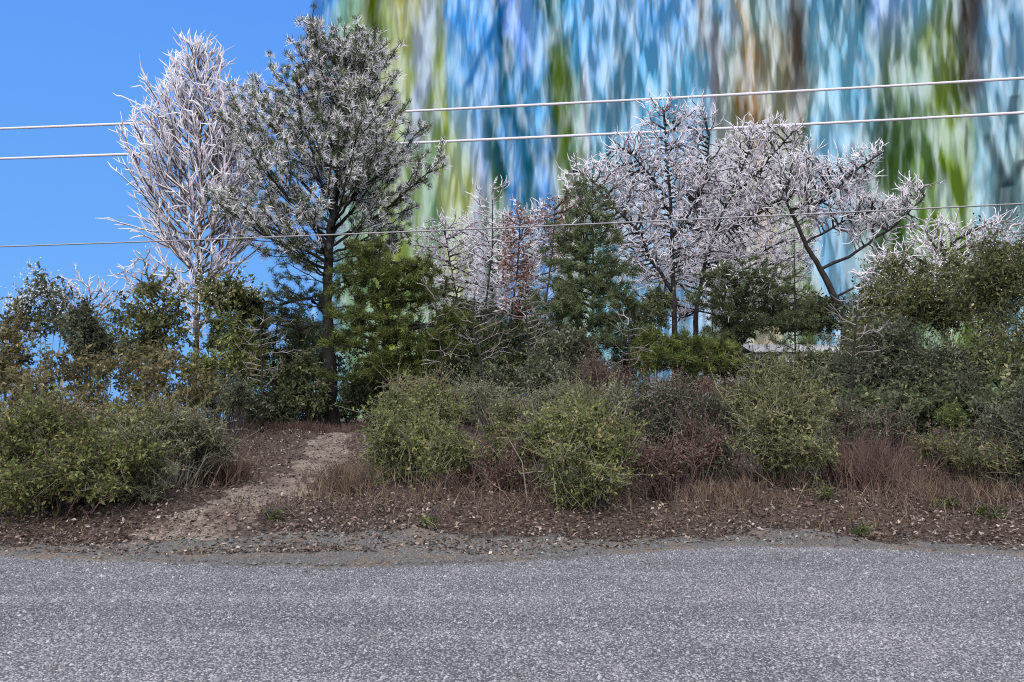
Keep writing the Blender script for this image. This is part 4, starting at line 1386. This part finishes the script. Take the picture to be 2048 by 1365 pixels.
# red-brown brush
shrub('rusty dry brush standing behind the front bushes', [(1215, 755, 21, 48, 52), (1180, 760, 21, 35, 40)], 'leaf_red', 300, 0.05, 6, stem_mat='twig_red', shell=0.2, n_stem=160, spray_L=0.5, cat='dry brush', name='dry_brush', ratio=0.3)
shrub('wide reddish twiggy brush between two green bushes', [(1370, 790, 17.5, 95, 55), (1310, 800, 17, 60, 45), (1430, 800, 17, 60, 60)], 'leaf_red', 520, 0.045, 6, stem_mat='twig_red', shell=0.2, n_stem=220, spray_L=0.45, cat='dry brush', name='dry_brush', ratio=0.35)
shrub('grey leafed twiggy sapling just right of the round front bush', [(1330, 840, 13.4, 60, 60), (1380, 800, 13.6, 50, 40), (1290, 800, 13.8, 55, 40)], 'leaf_grey', 330, 0.045, 9, stem_mat='bark_dark', shell=0.15, n_stem=50, spray_L=0.35, stem_r=0.013)
# right thicket
shrub('olive thicket top rising at the right behind the leaning trunk', [(1800, 610, 22, 95, 85), (1740, 660, 22, 70, 65), (1880, 590, 22, 80, 80)], 'leaf_olive', 1300, 0.065, 13, shell=0.25, halo=0.06, spray_L=0.62, canes=420)
shrub('tall dull green thicket at the right picture edge', [(1980, 600, 19, 95, 110), (2040, 560, 19, 70, 100), (1990, 720, 18, 100, 90), (2070, 700, 18, 70, 120)], 'leaf_olive', 1700, 0.06, 13, shell=0.25, halo=0.05, spray_L=0.62, tone_bias=-0.02, canes=520)
shrub('dense dark green thicket filling the right middle', [(1820, 740, 18.5, 120, 85), (1730, 760, 19, 80, 75), (1900, 770, 18, 90, 75)], 'leaf_grey', 1600, 0.06, 13, shell=0.3, spray_L=0.55, canes=420)
shrub('evergreen mass left of the dark right thicket', [(1750, 690, 22, 60, 55), (1680, 780, 20, 55, 45)], 'leaf_grey', 700, 0.065, 13, shell=0.4)
# front bushes
shrub('large sprawling bramble at the left beside the road', [(90, 900, 11.6, 150, 85), (30, 970, 10.9, 110, 75), (180, 950, 11.0, 120, 80), (240, 880, 12.2, 110, 60)], 'leaf_bright', 1750, 0.06, 14, stem_mat='twig_red', shell=0.5, n_stem=60, spray_L=0.34, cat='bush', name='bush', group='bushes beside the road')
shrub('pale sage bramble spilling toward the sandy path', [(330, 880, 12.6, 90, 60), (390, 870, 13.0, 60, 55), (290, 940, 11.6, 90, 60)], 'leaf_sage', 1050, 0.06, 13, stem_mat='twig_tan', shell=0.5, n_stem=60, spray_L=0.36, cat='bush', name='bush', group='bushes beside the road', ratio=0.38)
shrub('drab shrub behind the large left bramble', [(90, 845, 14.5, 120, 40), (230, 840, 15.5, 110, 32), (350, 835, 16, 80, 32)], 'leaf_ochre', 640, 0.06, 12, shell=0.1, stem_mat='twig_tan', group='bushes beside the road', cat='bush', name='bush')
shrub('yellowish bush right of the sandy path', [(820, 890, 12.8, 85, 75), (880, 900, 12.4, 75, 65), (790, 830, 13.4, 60, 60), (870, 810, 14, 65, 45)], 'leaf_bright', 1250, 0.06, 14, shell=0.25, n_stem=50, stem_mat='twig_tan', cat='bush', name='bush', group='bushes beside the road')
shrub('dull olive bush between the two brightest bushes', [(1000, 905, 13.2, 60, 55), (1010, 860, 13.8, 50, 40)], 'leaf_olive', 560, 0.058, 13, shell=0.4, n_stem=40, stem_mat='twig_red', cat='bush', name='bush', group='bushes beside the road')
shrub('big round bright bush nearest the road centre', [(1165, 910, 11.7, 105, 85), (1150, 950, 11.2, 100, 55), (1210, 880, 12.2, 75, 65), (1110, 850, 12.8, 60, 50), (1160, 835, 12.6, 50, 35)], 'leaf_bright', 1600, 0.06, 14, shell=0.25, n_stem=60, stem_mat='twig_tan', cat='bush', name='bush', group='bushes beside the road')
shrub('speckled green bush before the right thicket', [(1560, 850, 13.3, 110, 75), (1520, 800, 14, 75, 60), (1610, 800, 14, 75, 60), (1560, 900, 12.8, 95, 50)], 'leaf_olive', 1550, 0.06, 14, shell=0.25, n_stem=50, stem_mat='twig_tan', cat='bush', name='bush', group='bushes beside the road', tone_bias=0.08)
shrub('dark leafy bush low at the right picture edge', [(2010, 880, 12.8, 70, 65), (2060, 850, 12.8, 60, 80)], 'leaf_grey', 950, 0.06, 13, shell=0.45, cat='bush', name='bush', group='bushes beside the road')
for lab, lobes, leaf, n_, st in (
        ('low russet bramble between the round bush and the twiggy sapling', [(1290, 920, 12.2, 55, 40), (1340, 930, 12.4, 60, 35), (1400, 900, 13, 60, 45)], 'leaf_red', 420, 'twig_red'),
        ('tangled drab bramble left of the speckled bush', [(1420, 860, 13.8, 60, 60), (1440, 920, 13.0, 55, 40), (1370, 860, 14.0, 50, 45)], 'leaf_grey', 620, 'twig_red'),
        ('low tan bramble between yellowish bush and round bush', [(950, 930, 12.6, 60, 40), (1020, 950, 12.2, 60, 35), (1060, 900, 12.8, 45, 50)], 'leaf_red', 340, 'twig_red'),
        ('grey bramble filling behind the round bright bush', [(1080, 810, 15, 90, 45), (1180, 800, 15, 70, 40), (980, 810, 15.5, 70, 40)], 'leaf_sage', 620, 'twig_tan'),
        ('olive bramble behind the yellowish bush', [(840, 800, 16, 80, 45), (920, 810, 16, 60, 40)], 'leaf_ochre', 520, 'twig_tan'),
        ('drab bramble right of the speckled bush below the thicket', [(1690, 860, 14.5, 60, 50), (1640, 900, 13.6, 50, 45), (1760, 850, 15, 60, 40)], 'leaf_grey', 520, 'twig_red'),
        ('dull bramble low before the right edge bush', [(1960, 920, 12.4, 60, 35), (1880, 900, 13.2, 55, 35)], 'leaf_olive', 420, 'twig_red')):
    shrub(lab, lobes, leaf, n_, 0.055, 11, shell=0.3, n_stem=60, stem_mat=st, cat='bramble', name='bramble', group='low brambles on the bank', spray_L=0.4, dense=1.0)
shrub('lone lime green seedling before the dark right thicket', [(1902, 838, 14.2, 24, 28)], 'leaf_lime', 90, 0.075, 14, shell=0.1, n_stem=5, name='seedling', cat='seedling', ratio=0.16, group=None, spray_L=0.2)
shrub('small green shrub beneath the lime seedling', [(1910, 885, 13.8, 45, 28)], 'leaf_olive', 110, 0.045, 12, shell=0.2, n_stem=12, name='plant', cat='plant', group=None)

# red weeds and low plants
for lab, px, py, d, wpx, n, hh, mat_ in (
        ('dark red weed patch left of the lime seedling', 1740, 905, 13.0, 60, 420, 0.85, 'dry_red'),
        ('dry reddish weeds bordering the left bramble and path', 440, 905, 13.6, 45, 420, 0.45, 'dry_red'),
        ('dark stalks standing right of the sandy path', 690, 985, 12.2, 55, 190, 0.55, 'dry'),
        ('tangled brown stalks under the speckled bush', 1440, 960, 12.2, 90, 330, 0.32, 'dry'),
        ('russet grass strip along the back of the clearing', 620, 845, 26.0, 130, 700, 0.35, 'dry_red'),
        ('brown stalks at the lower right bank', 1900, 950, 12.0, 120, 420, 0.38, 'dry')):
    c = base_on_ground(px, d)
    o = thing('weed_clump', lab, 'weeds', c, 'dead weed clumps')
    x = c[0] + rng.normal(size=n) * wpx * d / F * 0.6
    y = c[1] + rng.normal(size=n) * 0.35
    V, FS, tn = stalks(x, y, rng.uniform(0.45, 1.1, n) * hh, rng.beta(2, 2, n), 0.22, 0.006, fork=4)
    mk('stalks', V, FS, M[mat_], o, tones=tn)
for lab, px, d, wpx in (('low green plant nearest the right picture edge', 1985, 11.0, 34), ('small green plant on the bank below the seedling', 1890, 11.4, 20),
                        ('tiny green tuft by the gravel patch', 1720, 10.5, 14), ('green tuft between gravel and the speckled bush', 1655, 12.0, 22),
                        ('green tuft at the right foot of the path', 860, 10.2, 12), ('small yellow green tuft on the path edge', 545, 10.6, 10)):
    g0 = base_on_ground(px, d)
    py = HORIZON + (CAM_H - g0[2]) * F / d
    shrub(lab, [(px, py - 6, d, wpx, wpx * 0.45)], 'leaf_bright', 30, 0.04, 9, name='plant', cat='plant', group='low green plants', shell=0.1, n_stem=6, spray_L=0.12, tone_bias=-0.15)
